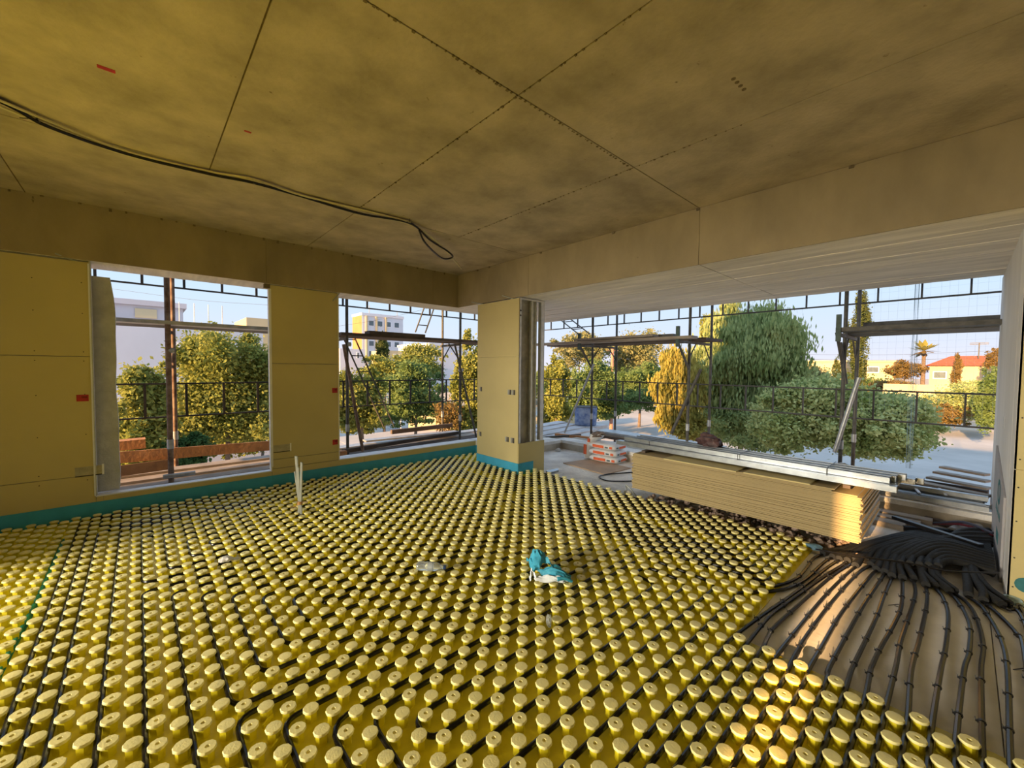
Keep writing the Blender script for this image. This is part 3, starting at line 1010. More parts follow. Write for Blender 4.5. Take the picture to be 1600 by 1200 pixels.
for i, (x, y, lb) in enumerate(((1395, 945, 'small twisted wire scrap on the bare board near the foam sleeves'), (1592, 1045, 'small black wire loop on the bare board at the right edge'))):
    p = at(x, y, 'z', ZM + 0.004)
    tag(MB().tube(spline([p + Vector((-0.03, 0.02, 0)), p, p + Vector((0.03, -0.03, 0.004)), p + Vector((0.0, -0.045, 0.002)), p + Vector((-0.02, -0.01, 0.006))], 5), 0.0022, 6).build('wire_scrap', M_TIE), lb, 'wire')

# ------------------------------------------------------------------ things in the room
# stack of plasterboards on timber bearers
SX0, SX1, SY0, SY1 = 4.405, 5.53, 0.53, 2.66
for i, y in enumerate((0.75, 1.55, 2.35)):
    tag(MB().cbox((SX0 + 0.33, y, ZS), (SX1 - 0.05, y + 0.09, 0.062), 0.004).build('timber_bearer', M_WOOD), 'timber bearer under the plasterboard stack, %s from the foam sleeves' % ORD[i], 'timber', 'bearers under the plasterboard stack')
NB, TB = 34, 0.0125
z = 0.0635
for i in range(NB):
    dx, dy = random.uniform(-0.006, 0.006), random.uniform(-0.012, 0.012)
    if i > 22:
        dy += 0.010 * math.sin(i * 1.3)
    top = i >= NB - 2
    o = MB().box((SX0 + dx, SY0 + dy + (0.20 if top else 0) + (0.03 if i == NB - 3 else 0), z), (SX1 + dx, SY1 + dy, z + TB - 0.0009))
    ob = o.build('plasterboard_sheet', pm('stack_board', (0.35, 0.275, 0.14), 0.05, 2, 0.85, bump=0.02, bscale=100))
    ob.data.materials.append(M_BOARDEDGE)
    for p in ob.data.polygons:
        if abs(p.normal.y) > 0.5:
            p.material_index = 1
    if top:
        tag(ob, 'shorter plasterboard sheet on top of the stack, %s' % ('lower one' if i == NB - 2 else 'upper one'), 'plasterboard')
    else:
        tag(ob, 'yellowish plasterboard sheet in the big stack by the balcony', 'plasterboard', 'plasterboards in the stack')
    z += TB
ZT = z
for i, (y0, y1, lb) in enumerate(((0.88, 1.42, 'loose plasterboard strip on the stack towards the partition'), (1.48, 2.24, 'loose plasterboard strip on the stack towards the cement bags'))):
    tag(MB().cbox((SX0 - 0.03 - 0.02 * i, y0, ZT + 0.0005), (SX0 + 0.34, y1, ZT + 0.012), 0.002).build('plasterboard_offcut', M_BOARD), lb, 'plasterboard')
for i, y in enumerate((0.62, 2.55)):
    tag(MB().cbox((SX0 + 0.1, y, ZT + 0.0002), (SX0 + 0.75, y + 0.05, ZT + 0.028), 0.003).build('packing_batten', M_WOODD), ('dark packing batten under the metal profiles, right end', 'dark packing batten under the metal profiles, left end')[i], 'timber')


def cprofile(a, b, w, h, t=0.0035, up=True):
    """C or U channel from a to b lying open side down (up=False) or up"""
    a, b = Vector(a), Vector(b)
    d = (b - a).normalized()
    s = d.cross(Vector((0, 0, 1))).normalized()
    k = MB()
    uz = Vector((0, 0, 1))
    for c, ww, hh in ((uz * (t / 2 if up else h - t / 2), w, t), (s * (w / 2 - t / 2) + uz * h / 2, t, h), (s * (-w / 2 + t / 2) + uz * h / 2, t, h)):
        k.bar(a + c, b + c, ww, hh)
    for sg in (1, -1):
        c = s * sg * (w / 2 - 0.006) + uz * (h - t / 2 if up else t / 2)
        k.bar(a + c, b + c, 0.012, t)
    return k


PROF = [(4.66, 3.03, 4.56, 0.33, 0), (4.76, 2.98, 4.68, 0.34, 0), (4.86, 3.02, 4.79, 0.36, 0), (4.97, 2.95, 4.90, 0.34, 0),
        (4.72, 2.95, 4.64, 0.38, 1), (4.83, 2.86, 4.75, 0.35, 1), (4.94, 2.9, 4.87, 0.30, 1), (5.05, 2.7, 5.00, 0.25, 0), (5.13, 2.75, 5.09, 0.2, 0)]
WHERE = ['front bottom of the bundle', 'second from the front, bottom layer', 'third from the front, bottom layer', 'fourth from the front, bottom layer', 'front of the upper layer', 'middle of the upper layer', 'back of the upper layer', 'behind the dark lump', 'rearmost on the stack']
for (x0, y0, x1, y1, lay), wh in zip(PROF, WHERE):
    zz = ZT + 0.030 + lay * 0.051
    o = cprofile((x0, y0, zz), (x1, y1, zz), 0.088, 0.049, up=bool(lay)).build('metal_profile', M_STEEL)
    tag(o, 'galvanised metal profile on the plasterboard stack, %s' % wh, 'metal profile', 'metal profiles on the stack')
ZP = ZT + 0.030 + 0.051 + 0.0505
for i, y in enumerate((0.8, 1.55, 2.55)):
    tag(MB().box((4.60, y, ZP - 0.1), (4.603, y + 0.006, ZP)).box((4.60, y, ZP), (5.0, y + 0.006, ZP + 0.002)).build('binding_band', M_TIE), 'thin dark band tied round the metal profiles, %s from the right' % ORD[i], 'band', 'bands round the profiles')
# maroon lump (stone wrapped in dark plastic)
import bmesh


def lump(name, mat, c, s, seed, sub=3, amp=0.25, flat=True):
    bm = bmesh.new()
    bmesh.ops.create_icosphere(bm, subdivisions=sub, radius=1.0)
    from mathutils import noise
    for v in bm.verts:
        n = noise.noise(v.co * 1.3 + Vector((seed, 0, 0))) * amp * 1.4 + noise.noise(v.co * 3.1 + Vector((0, seed, 0))) * amp * 0.5
        v.co = v.co * (1 + n)
        v.co.x *= s[0]
        v.co.y *= s[1]
        v.co.z *= s[2]
        if flat and v.co.z < -s[2] * 0.6:
            v.co.z = -s[2] * 0.6
    mn = min(v.co.z for v in bm.verts)
    for v in bm.verts:
        v.co.z -= mn
    me = bpy.data.meshes.new(name)
    bm.to_mesh(me)
    bm.free()
    return link_mesh(name, me, mat, None, c)


lp = lump('dark_stone', M_ROCK, (4.90, 1.955, ZP + 0.001), (0.10, 0.135, 0.085), 3.3, 3, 0.45)
tag(lp, 'dark maroon broken stone lying on the metal profiles', 'stone')

# rubble strip between mat and stack
n_st = 0
for q in range(330):
    y = random.uniform(0.42, 2.6)
    x = 4.40 + 0.34 * random.random() ** 1.5
    if y < 0.56:
        x = random.uniform(4.36, 4.40)
    s = random.uniform(0.014, 0.036)
    if (y > 1.9 and random.random() < 0.55) or n_st >= 290:
        continue
    n_st += 1
    o = lump('rubble_stone', M_STONE, (x, y, ZS + random.uniform(0.0, 0.045)), (s, s * random.uniform(0.7, 1.3), s * 0.8), q * 1.7, 1, 0.3, False)
    tag(o, 'brown rubble stone in the gap between mat and plasterboard stack', 'stone', 'rubble stones at the mat edge')
tag(lump('broken_tile', M_WHITEC, (4.46, 2.22, ZS + 0.01), (0.07, 0.11, 0.015), 5.0, 2, 0.2), 'pale flat stone chip at the foot of the stack near its left end', 'stone')
tag(lump('concrete_crumb', M_SLAB, (4.52, 2.78, ZS), (0.06, 0.06, 0.045), 9.0, 2, 0.3), 'grey crumb of concrete by the left corner of the stack', 'stone')
tag(lump('pale_stone', M_WHITEC, (5.95, 5.2, ZS), (0.05, 0.06, 0.04), 12.0, 2, 0.25), 'pale stone in the corner of the balcony upstand', 'stone')
tag(MB().tube(spline([(4.53, 2.66, -0.08), (4.47, 2.72, 0.02), (4.49, 2.80, 0.05), (4.55, 2.82, -0.02), (4.58, 2.84, -0.085)], 6), 0.007, 8).build('white_cable_end', M_CONDUIT, smooth=True), 'short white cable loop by the left corner of the stack', 'cable')
tag(lump('blue_tape_end', pm('blue_tape', (0.10, 0.20, 0.28), 0.2, 9, 0.5), at(1272, 858, 'z', -0.03), (0.045, 0.06, 0.03), 2.2, 2, 0.3), 'blue-grey tape wad at the corner of the yellow mat', 'tape')
# bottle
bt = thing('plastic_bottle', 'clear plastic bottle lying on the mat', 'bottle', (1.60, 2.65, 0.0))
A, B = at(652, 884, 'z', 0.033), at(690, 886, 'z', 0.033)
ax = (B - A).normalized()
L = 0.215
prof = [(0.0, 0.004), (0.0, 0.026), (0.012, 0.032), (0.05, 0.0325), (0.06, 0.030), (0.07, 0.0325), (0.12, 0.0325), (0.15, 0.030), (0.172, 0.020), (0.185, 0.0125), (0.20, 0.0125), (0.20, 0.004)]
k = MB()
side = ax.cross(Vector((0, 0, 1))).normalized()
n = 16
vs, fs = [], []
for (s, r) in prof:
    for i in range(n):
        a = 2 * math.pi * i / n
        vs.append(A + ax * s + side * (r * math.cos(a)) + Vector((0, 0, 1)) * (r * math.sin(a)))
for j in range(len(prof) - 1):
    for i in range(n):
        q = (i + 1) % n
        fs.append((j * n + i, j * n + q, (j + 1) * n + q, (j + 1) * n + i))
k.add(vs, fs).build('body', M_BOTTLE, bt, smooth=True)
MB().tube([A + ax * 0.198, A + ax * 0.216], 0.0155, 12).build('cap', pm('blue_cap', (0.01, 0.03, 0.10), 0.1, 8, 0.4), bt)
MB().tube([A + ax * 0.085, A + ax * 0.118], 0.0328, 16, caps=False).build('label_band', pm('grey_label', (0.30, 0.33, 0.34), 0.2, 30, 0.5), bt)


# gloves: crumpled cloth sheets with finger ends
def glove_sheet(name, mat, parent, c, w, l, ang, seed, h=0.05, fold=0.03):
    from mathutils import noise
    k = MB()
    nu, nv = 16, 22
    vs, fs = [], []
    ca, sa = math.cos(ang), math.sin(ang)
    for i in range(nu + 1):
        for j in range(nv + 1):
            a, b = i / nu - 0.5, j / nv - 0.5
            e = 1.0 - 0.25 * (b + 0.5)
            x, y = a * w * e, b * l + 0.02 * math.sin(a * 9 + seed)
            zz = h * (1 - (2 * a) ** 2) * (1 - (1.6 * b) ** 2 * 0.8) + fold * abs(noise.noise(Vector((a * 5 + seed, b * 3, seed)))) + 0.008 * math.sin(a * 26 + seed) * (0.4 + b)
            vs.append((c[0] + ca * x - sa * y, c[1] + sa * x + ca * y, c[2] + max(0.002, zz)))
    for i in range(nu):
        for j in range(nv):
            q = i * (nv + 1) + j
            fs.append((q, q + 1, q + nv + 2, q + nv + 1))
    k.add(vs, fs)
    o = k.build(name, mat, parent, smooth=True)
    so = o.modifiers.new('thick', 'SOLIDIFY')
    so.thickness = 0.003
    return o


gv = thing('work_gloves', 'crumpled pair of blue and white rubber gloves on the mat', 'gloves', (2.20, 2.02, 0.0))
ga = math.atan2(AXR.y, AXR.x)
gc = at(842, 884, 'z', 0.02)
glove_sheet('cuff', M_GLOVE, gv, (gc.x + 0.01, gc.y + 0.01, 0.012), 0.17, 0.20, ga + 0.35, 1.3, 0.10, 0.05)
gd = at(866, 900, 'z', 0.02)
glove_sheet('palm', M_GLOVE, gv, (gd.x, gd.y, 0.004), 0.085, 0.20, ga - math.pi / 2 - 0.22, 4.1, 0.065, 0.03)
ge = at(862, 907, 'z', 0.01)
glove_sheet('lining', M_GLOVEW, gv, (ge.x, ge.y, 0.001), 0.055, 0.21, ga - math.pi / 2 - 0.10, 7.7, 0.035, 0.03)
gh = at(832, 902, 'z', 0.01)
glove_sheet('rolled_hem', M_GLOVEW, gv, (gh.x, gh.y, 0.001), 0.06, 0.05, ga + 0.2, 2.2, 0.045, 0.03)
for q in range(4):
    p = at(862 + 3 * q, 885 + 6.5 * q, 'z', 0.045)
    e = at(876 + 6 * q, 889 + 6.5 * q, 'z', 0.022)
    MB().tube(spline([p, (p + e) * 0.5 + Vector((0, 0, 0.012)), e], 5), lambda t: 0.015 - 0.005 * t, 8).build('finger', M_GLOVE, gv, smooth=True)
tag(lump('white_chip', M_WHITEC, at(353, 876, 'z', 0.0), (0.045, 0.04, 0.02), 1.9, 2, 0.25), 'small whitish chip of plaster lying on the nubs left of the bottle', 'plaster chip')
tag(lump('plastic_scrap', M_BOTTLE, at(857, 978, 'z', -0.03), (0.012, 0.02, 0.045), 6.1, 2, 0.4), 'small clear plastic scrap between nubs below the gloves', 'plastic scrap')

# upright conduits with tape
cp = at(469, 806, 'z', -0.035)
cb = thing('conduit_bunch', 'bunch of pale grey conduits standing in the mat, tied with brown tape', 'conduit', cp)
for i, (dx, h, ln) in enumerate(((-0.022, 0.62, -0.022), (-0.010, 0.615, -0.018), (0.0, 0.50, -0.012), (0.012, 0.555, 0.008), (0.022, 0.55, 0.008), (-0.020, 0.46, -0.034))):
    off = AXR * dx * 0.8
    MB().tube([cp + off, cp + off * 0.6 + Vector((0, 0, 0.14)), cp + off + AXR * ln + Vector((0, 0, h))], 0.0085, 8).build('conduit', M_CONDUIT, cb, smooth=True)
MB().tube([cp + Vector((0, 0, 0.12)), cp + Vector((0, 0, 0.15))], 0.026, 10).build('tape', M_TAPE, cb)
for a in (-0.8, -0.5, 0.35):
    MB().bar(cp + Vector((0, 0, 0.13)), cp + AXR * (0.09 if a > 0 else -0.10) + Vector((0, 0, 0.13 + 0.10 * a * (1 if a < 0 else 0.6))), 0.010, 0.003).build('tape_end', M_TAPE, cb)

# ceiling cables
cpx = [(0, 158), (75, 190), (200, 237), (330, 268), (395, 280), (470, 305), (560, 328), (640, 347)]
base = [at(x, y, 'z', ZC - 0.02) for x, y in cpx]
blk = [Vector((p.x, p.y, ZC - 0.022 - 0.03 * abs(math.sin(i * 1.3)))) for i, p in enumerate(base)]
start = base[0] + (base[0] - base[1]) * 3
tailb = [at(672, 375, 'z', ZC - 0.07), at(700, 393, 'z', ZC - 0.11), at(707, 402, 'z', ZC - 0.13), at(690, 403, 'z', ZC - 0.16), at(665, 380, 'z', ZC - 0.14), at(655, 360, 'z', ZC - 0.06)]
tag(MB().tube(spline([start - Vector((0, 0, 0))] + blk + tailb, 8), 0.011, 8).build('ceiling_cable', M_PIPE, smooth=True), 'black cable slung under the ceiling ending in a loop', 'cable')
for j, (dy, sag, rr) in enumerate(((0.035, 0.008, 0.010), (0.055, 0.02, 0.008), (-0.02, 0.012, 0.009))):
    pts = [start + Vector((0, dy, -0.01))] + [Vector((p.x, p.y + dy * (0.6 + 0.6 * math.sin(i * 0.9 + j)), ZC - rr - 0.004 - sag * abs(math.sin(i * 1.7 + j)))) for i, p in enumerate(base)]
    if j < 2:
        pts += [at(672, 372 - 3 * j, 'z', ZC - 0.05), at(704, 398, 'z', ZC - 0.11)]
    tag(MB().tube(spline(pts, 8), rr, 8).build('ceiling_cable', M_BEIGE, smooth=True), 'beige cable slung beside the black one under the ceiling, %s' % ('thick one', 'thin one', 'short one')[j], 'cable')
p = at(707, 403, 'z', ZC - 0.115)
q = at(721, 420, 'z', ZC - 0.13)
tag(MB().tube([p, p * 0.5 + q * 0.5, q], lambda t: 0.013 - 0.004 * t, 8).build('cable_tip', M_BEIGE, smooth=True), 'taped pale cable end hanging by the black loop', 'cable end')
for i, (x, y) in enumerate(((58, 186), (392, 283), (640, 346))):
    c = at(x, y, 'z', ZC - 0.03)
    o = thing('tie_wire', 'thin dark tie wire holding the ceiling cables, %s' % ('at the far left', 'in the middle', 'near the loop')[i], 'wire', (c.x, c.y, ZC - 0.06))
    MB().tube([(c.x, c.y, ZC), (c.x, c.y, ZC - 0.05)], 0.0025, 6).build('hook', M_TIE, o)
    MB().tube([(c.x, c.y, ZC - 0.03), (c.x - 0.07, c.y - 0.02, ZC - 0.06)], 0.0025, 6).build('wire_end', M_TIE, o)
    MB().tube([(c.x, c.y, ZC - 0.03), (c.x + 0.02, c.y - 0.06, ZC - 0.07)], 0.0025, 6).build('wire_end', M_TIE, o)

# grey felt strip / insulated pier outside the first window
fe = MB()
yy = 6.10
nseg = 24
L_, R_ = [], []
for i in range(nseg + 1):
    t = i / nseg
    zz = 0.17 + (2.40 - 0.17) * t
    R_.append((-0.172 - 0.03 * max(0, t - 0.8) / 0.2 + 0.006 * math.sin(t * 9.0) + 0.004 * math.sin(t * 23), zz))
vs, fs = [], []
for (x, zz) in R_:
    for (xx, y) in ((W1[0] - 0.04, yy - 0.09), (x, yy - 0.09), (x, yy + 0.03), (W1[0] - 0.04, yy + 0.03)):
        vs.append((xx, y, zz))
for i in range(nseg):
    for q in range(4):
        w = (q + 1) % 4
        fs.append((i * 4 + q, i * 4 + w, (i + 1) * 4 + w, (i + 1) * 4 + q))
fs += [(3, 2, 1, 0), tuple(nseg * 4 + q for q in range(4))]
tag(fe.add(vs, fs).build('felt_strip', M_FELT), 'grey felt insulation strip standing in the left of the first window', 'felt strip')

# cut foil board leaning at the balcony end wall
fb = MB()
poly = [(6.15, ZS), (4.80, ZS), (4.80, 0.56), (6.10, 0.80)]
fb.prism([(x, zz) for x, zz in poly], 'y', -0.249, -0.236)
fbo = thing('grey_board', 'grey cut board with ring logo and lettering leaning at the balcony end wall', 'board', (5.5, -0.24, ZS))
fb.build('panel', pm('grey_board', (0.34, 0.33, 0.34), 0.08, 5, 0.8), fbo)
k = MB()
n = 18
vs, fs = [], []
for i in range(n):
    a = 2 * math.pi * i / n
    for r in (0.10, 0.062):
        r2 = r * (1.12 if (r > 0.07 and i % 2) else 1)
        vs.append((5.32 + r2 * 1.6 * math.cos(a), -0.2345, 0.50 + r2 * math.sin(a)))
for i in range(n):
    j = (i + 1) % n
    fs.append((2 * i, 2 * j, 2 * j + 1, 2 * i + 1))
k.add(vs, fs).build('ring_logo', M_TEAL, fbo)
k = MB()
for i in range(5):
    x = 5.62 - 0.12 * i
    k.bar((x, -0.2345, 0.30), (x - 0.05, -0.2345, 0.37 - 0.02 * (i % 2)), 0.012, 0.001, up=(0, 1, 0))
    k.bar((x - 0.05, -0.2345, 0.36), (x - 0.09, -0.2345, 0.31), 0.012, 0.001, up=(0, 1, 0))
k.build('lettering', M_TEAL, fbo)
MB().box((5.15, -0.2355, 0.10), (5.40, -0.234, 0.19)).build('square_logo', M_TEAL, fbo)
# crumpled plastic at the partition foot
tag(lump('plastic_film', pm('blue_white_film', (0.45, 0.62, 0.72), 0.25, 12, 0.3, bump=0.4, bscale=20), (4.36, -0.275, ZM), (0.05, 0.05, 0.03), 8.8, 2, 0.5), 'crumpled bluish plastic film at the foot of the partition', 'plastic film')

# balcony things -------------------------------------------------------------------------------------------
pw = [at(880, 723, 'z', ZS + 0.015), at(945, 741, 'z', ZS + 0.015), at(986, 731, 'z', ZS + 0.015), at(922, 717, 'z', ZS + 0.015)]
k = MB()
k.add([(p.x, p.y, ZS + 0.001) for p in pw] + [(p.x, p.y, ZS + 0.016) for p in pw], [(3, 2, 1, 0), (4, 5, 6, 7), (0, 1, 5, 4), (1, 2, 6, 5), (2, 3, 7, 6), (3, 0, 4, 7)])
tag(k.build('plywood_sheet', M_PLY), 'brown plywood sheet under the cement bags', 'plywood')


def bag(label, c, sx, sy, sz, rz, group):
    t = thing('cement_bag', label, 'bag', c, group)
    t.rotation_euler.z = rz
    bm = bmesh.new()
    bmesh.ops.create_cube(bm, size=1.0)
    bmesh.ops.subdivide_edges(bm, edges=bm.edges[:], cuts=5, use_grid_fill=True)
    for v in bm.verts:
        x, y, zz = v.co
        fx = 1 - 0.10 * (2 * abs(zz)) ** 2 - 0.03 * (2 * abs(y)) ** 3
        fz = 1 - 0.22 * (2 * abs(x)) ** 4 - 0.18 * (2 * abs(y)) ** 4
        v.co = Vector((x * sx * fx, y * sy * (1 - 0.08 * (2 * abs(zz)) ** 2), (zz * fz + 0.5) * sz))
    me = bpy.data.meshes.new('bag_body')
    bm.to_mesh(me)
    bm.free()
    me.shade_smooth()
    o = link_mesh('body', me, M_BAG, t)
    # printed bands on the visible sides
    e = 0.004
    for nm, mt, a, b in (('print_band', M_PRINT, (-sx / 2 - e, -sy * 0.10, sz * 0.28), (-sx / 2 + 0.012, sy * 0.33, sz * 0.70)),
                         ('print_mark', M_PRINTG, (-sx / 2 - e, -sy * 0.26, sz * 0.36), (-sx / 2 + 0.012, -sy * 0.15, sz * 0.60)),
                         ('print_mark', M_PRINT, (-sx / 2 - e, -sy * 0.42, sz * 0.32), (-sx / 2 + 0.012, -sy * 0.32, sz * 0.68)),
                         ('print_band', M_PRINT, (-sx * 0.10, -sy / 2 - e, sz * 0.30), (sx * 0.40, -sy / 2 + 0.012, sz * 0.62)),
                         ('print_mark', M_PRINTG, (-sx * 0.32, -sy / 2 - e, sz * 0.36), (-sx * 0.18, -sy / 2 + 0.012, sz * 0.58))):
        k = MB().box(a, b)
        link_mesh(nm, k.mesh(nm), mt, t)
    return t


bc = at(944, 722, 'z', ZS + 0.02)
bc = Vector((bc.x + 0.14, bc.y + 0.02, ZS + 0.0165))
for i in range(3):
    bag('white cement bag with orange print, %s of the stack' % ('bottom', 'middle', 'top')[i], (bc.x + 0.01 * i, bc.y + 0.015 * i, bc.z + 0.105 * i), 0.38, 0.52, 0.105, 0.10 - 0.05 * i, 'stacked cement bags')
# open bag leaning behind
ob = thing('open_cement_bag', 'open white cement bag leaning on the stack with torn brown top', 'bag', (bc.x - 0.04, bc.y + 0.36, ZS + 0.0165))
ob_c = Vector((bc.x + 0.02, bc.y + 0.37, ZS + 0.017))
vs, fs = [], []
n = 14
for j, (zz, sx, sy, lean) in enumerate(((0.0, 0.16, 0.065, 0), (0.06, 0.185, 0.085, 0.0), (0.20, 0.18, 0.08, 0.0), (0.32, 0.17, 0.085, -0.06), (0.38, 0.15, 0.10, -0.12), (0.43, 0.16, 0.11, -0.14))):
    for i in range(n):
        a = 2 * math.pi * i / n
        q = 0.02 * math.sin(5 * a) * (j > 3)
        vs.append((ob_c.x + sx * math.cos(a) * (1 + q * 4), ob_c.y + lean + sy * math.sin(a), ob_c.z + zz + q))
for j in range(5):
    for i in range(n):
        k2 = (i + 1) % n
        fs.append((j * n + i, j * n + k2, (j + 1) * n + k2, (j + 1) * n + i))
fs.append(tuple(range(n - 1, -1, -1)))
MB().add(vs, fs).build('body', M_BAG, ob, smooth=True)
o = lump('torn_top', pm('torn_paper', (0.24, 0.17, 0.12), 0.5, 20, 0.9), (ob_c.x, ob_c.y - 0.14, ob_c.z + 0.39), (0.15, 0.11, 0.05), 4.4, 2, 0.5)
o.parent = ob
o.location = Vector(o.location) - Vector(ob.location)
MB().box((ob_c.x - 0.184, ob_c.y - 0.03, ob_c.z + 0.08), (ob_c.x - 0.175, ob_c.y + 0.03, ob_c.z + 0.25)).build('print_band', M_PRINT, ob)
MB().box((ob_c.x - 0.185, ob_c.y - 0.09, ob_c.z + 0.30), (ob_c.x - 0.14, ob_c.y - 0.05, ob_c.z + 0.36)).build('print_mark', M_PRINT, ob)
tag(lump('crumpled_paper', M_BAG, (6.0, 3.45, ZS), (0.08, 0.06, 0.05), 15.0, 2, 0.5), 'crumpled white paper beside the cement bags', 'paper')
# cable ring on the balcony floor
cr = spline([at(x, y, 'z', ZS + 0.012) for x, y in ((1000, 737), (975, 739), (950, 741), (936, 745), (948, 751), (975, 752), (1000, 751))], 6)
tag(MB().tube(cr, 0.009, 8).build('cable_loop', M_PIPE, smooth=True), 'black cable loop on the balcony floor in front of the plywood', 'cable')
p = [at(x, y, 'z', ZS + 0.004) for x, y in ((853, 738), (872, 734), (873, 737), (858, 741))]
k = MB()
k.add([(q.x, q.y, ZS + 0.002) for q in p] + [(q.x, q.y, ZS + 0.03) for q in p], [(3, 2, 1, 0), (4, 5, 6, 7), (0, 1, 5, 4), (1, 2, 6, 5), (2, 3, 7, 6), (3, 0, 4, 7)])
tag(k.build('profile_offcut', M_STEEL), 'short galvanised offcut on the floor by the column', 'metal offcut')
# timbers and rolls behind the stack at the right
for i, (x0, x1, y0, z0, h) in enumerate(((5.62, 5.78, 0.34, ZS, 0.05), (5.80, 5.92, 0.24, ZS, 0.06), (5.95, 6.08, 0.16, ZS, 0.07))):
    tag(MB().cbox((x0, y0, z0), (x1, 2.2, z0 + h), 0.004).build('timber_batten', M_WOOD), 'weathered timber batten behind the stack, %s from the foam sleeves' % ORD[i], 'timber', 'battens behind the stack')
tag(MB().tube(spline([(5.80, 0.02, -0.045), (5.95, -0.02, -0.045), (6.06, -0.08, -0.045), (6.15, -0.16, -0.045)], 6), 0.045, 12).build('flexible_duct', pm('grey_duct', (0.33, 0.33, 0.34), 0.15, 8, 0.6), smooth=True), 'short grey flexible duct on the floor by the balcony end wall', 'duct')
tag(MB().tube([(5.62, 0.35, -0.06), (5.80, 0.1, -0.055), (5.81, -0.02, -0.05)], 0.028, 8).build('black_hose', M_PIPE, smooth=True), 'black hose leading to the grey duct', 'hose')
tag(MB().bar((6.14, 0.22, -0.05), (6.05, -0.08, -0.07), 0.05, 0.05).build('dark_offcut', M_WOODD), 'dark timber offcut lying between the battens and the duct', 'timber')
tag(MB().bar((5.60, 0.42, 0.035), (5.15, -0.15, 0.06), 0.05, 0.03).build('black_channel', M_TIE), 'black plastic channel lying beside the foam sleeves', 'channel')
# profiles on the upstand at the right
for i in range(7):
    x = 6.30 + 0.085 * i
    zz = 0.115 if i < 5 else 0.10
    o = cprofile((x, -0.22 + 0.02 * (i % 3), zz - 0.013 + (0.0 if i != 3 else 0.05)), (x + 0.03, 1.9 + 0.2 * math.sin(i * 2), zz - 0.013 + (0.0 if i != 3 else 0.05)), 0.075, 0.048, up=(i % 2 == 0)).build('metal_profile', M_STEEL if i % 3 else M_STEELD)
    tag(o, 'long metal profile lying along the balcony upstand, %s from the room' % ORD[i], 'metal profile', 'metal profiles along the upstand')
for i in range(2):
    tag(MB().bar((6.35 + 0.12 * i, 0.28 - 0.2 * i, 0.165), (6.62 + 0.12 * i, 0.34 - 0.2 * i, 0.172), 0.022, 0.012).build('small_bracket', M_WHITE), ('small pale bracket across the upstand profiles, left one', 'small pale bracket across the upstand profiles, right one')[i], 'bracket')
tag(MB().cbox((6.85, 0.35, 0.0), (7.0, 3.2, 0.19), 0.004).build('zinc_channel', M_STEELD), 'long bluish zinc channel behind the metal profiles', 'metal channel')
tag(lump('cloth_rag', M_BAG, (6.72, 1.02, 0.165), (0.07, 0.09, 0.09), 21.0, 2, 0.6), 'white rag draped over the profiles beside the scaffold posts', 'rag')

# ------------------------------------------------------------------ scaffolds
def post(parent, x, y, z0, z1, mat=M_SCAF, r=0.0235):
    o = MB().tube([(x, y, z0), (x, y, z1)], r, 10).build('post', mat, parent, smooth=True)
    for zc in (z0 + 2.05, z0 + 4.1):
        if zc < z1 - 0.3:
            MB().tube([(x, y, zc - 0.06), (x, y, zc + 0.06)], r + 0.006, 10).build('collar', M_STEELD, o, smooth=True)
    return o


def guard(parent, p, q, z0, z1, n=5):
    """guard frame: two rails joined by short uprights"""
    p, q = Vector(p), Vector(q)
    k = MB()
    for zz in (z0, z1):
        k.bar((p.x, p.y, zz), (q.x, q.y, zz), 0.022, 0.022)
    o = k.build('guard_frame', M_RAIL, parent)
    for i in range(n):
        t = (i + 0.5) / n
        c = p * (1 - t) + q * t
        MB().bar((c.x, c.y, z0), (c.x, c.y, z1), 0.02, 0.03).build('upright', M_RAIL, o)
    return o


ZD = -0.55                       # lower deck ledgers
YI, YO = 6.72, 7.50
sl_ = thing('scaffold', 'steel tube scaffold outside the two windows of the left wall', 'scaffold', (2.0, 7.1, -3.6))
XP = [-1.95, 0.28, 2.50, 4.72]
for x in XP:
    post(sl_, x, YI, -3.6, 4.5, M_RUST if x == 0.28 else M_SCAF, 0.031 if x == 0.28 else 0.0235)
    post(sl_, x + 0.09 if x > 0 else x, YO, -3.6, 4.5, M_RUST if x == 0.28 else M_SCAF, 0.028 if x == 0.28 else 0.0235)
for a, b in zip(XP, XP[1:] + [6.6]):
    guard(sl_, (a, YO, 0), (b, YO, 0), 0.77, 1.235)
    guard(sl_, (a, YO, 0), (b, YO, 0), 2.585, 2.98)
for x in XP:
    MB().bar((x, YI, 1.955), (x + 0.05, YO, 1.955), 0.04, 0.04).build('transom', M_SCAF, sl_)
    MB().bar((x, YI, -0.14), (x + 0.05, YO, -0.14), 0.04, 0.04).build('transom', M_SCAF, sl_)
MB().tube([(4.72, YI, 1.62), (4.45, YI, 1.96)], 0.012, 6).build('brace', M_SCAF, sl_)
MB().tube([(4.79, YO, 1.62), (5.0, YO, 1.96)], 0.012, 6).build('brace', M_SCAF, sl_)
MB().tube([(0.28, YI, 1.68), (0.34, YI, 1.68)], 0.035, 8).build('clamp', M_STEELD, sl_)
MB().tube([(2.5, YI, 1.86), (2.56, YI, 1.86)], 0.035, 8).build('clamp', M_STEELD, sl_)
MB().tube([(4.70, YI, 1.45), (4.78, YI, 1.45)], 0.035, 8).build('clamp', M_STEELD, sl_)
MB().tube([(0.20, YI - 0.04, 0.10), (0.52, YI - 0.04, 0.10)], 0.028, 10).build('clamp_tube', M_STEELD, sl_)

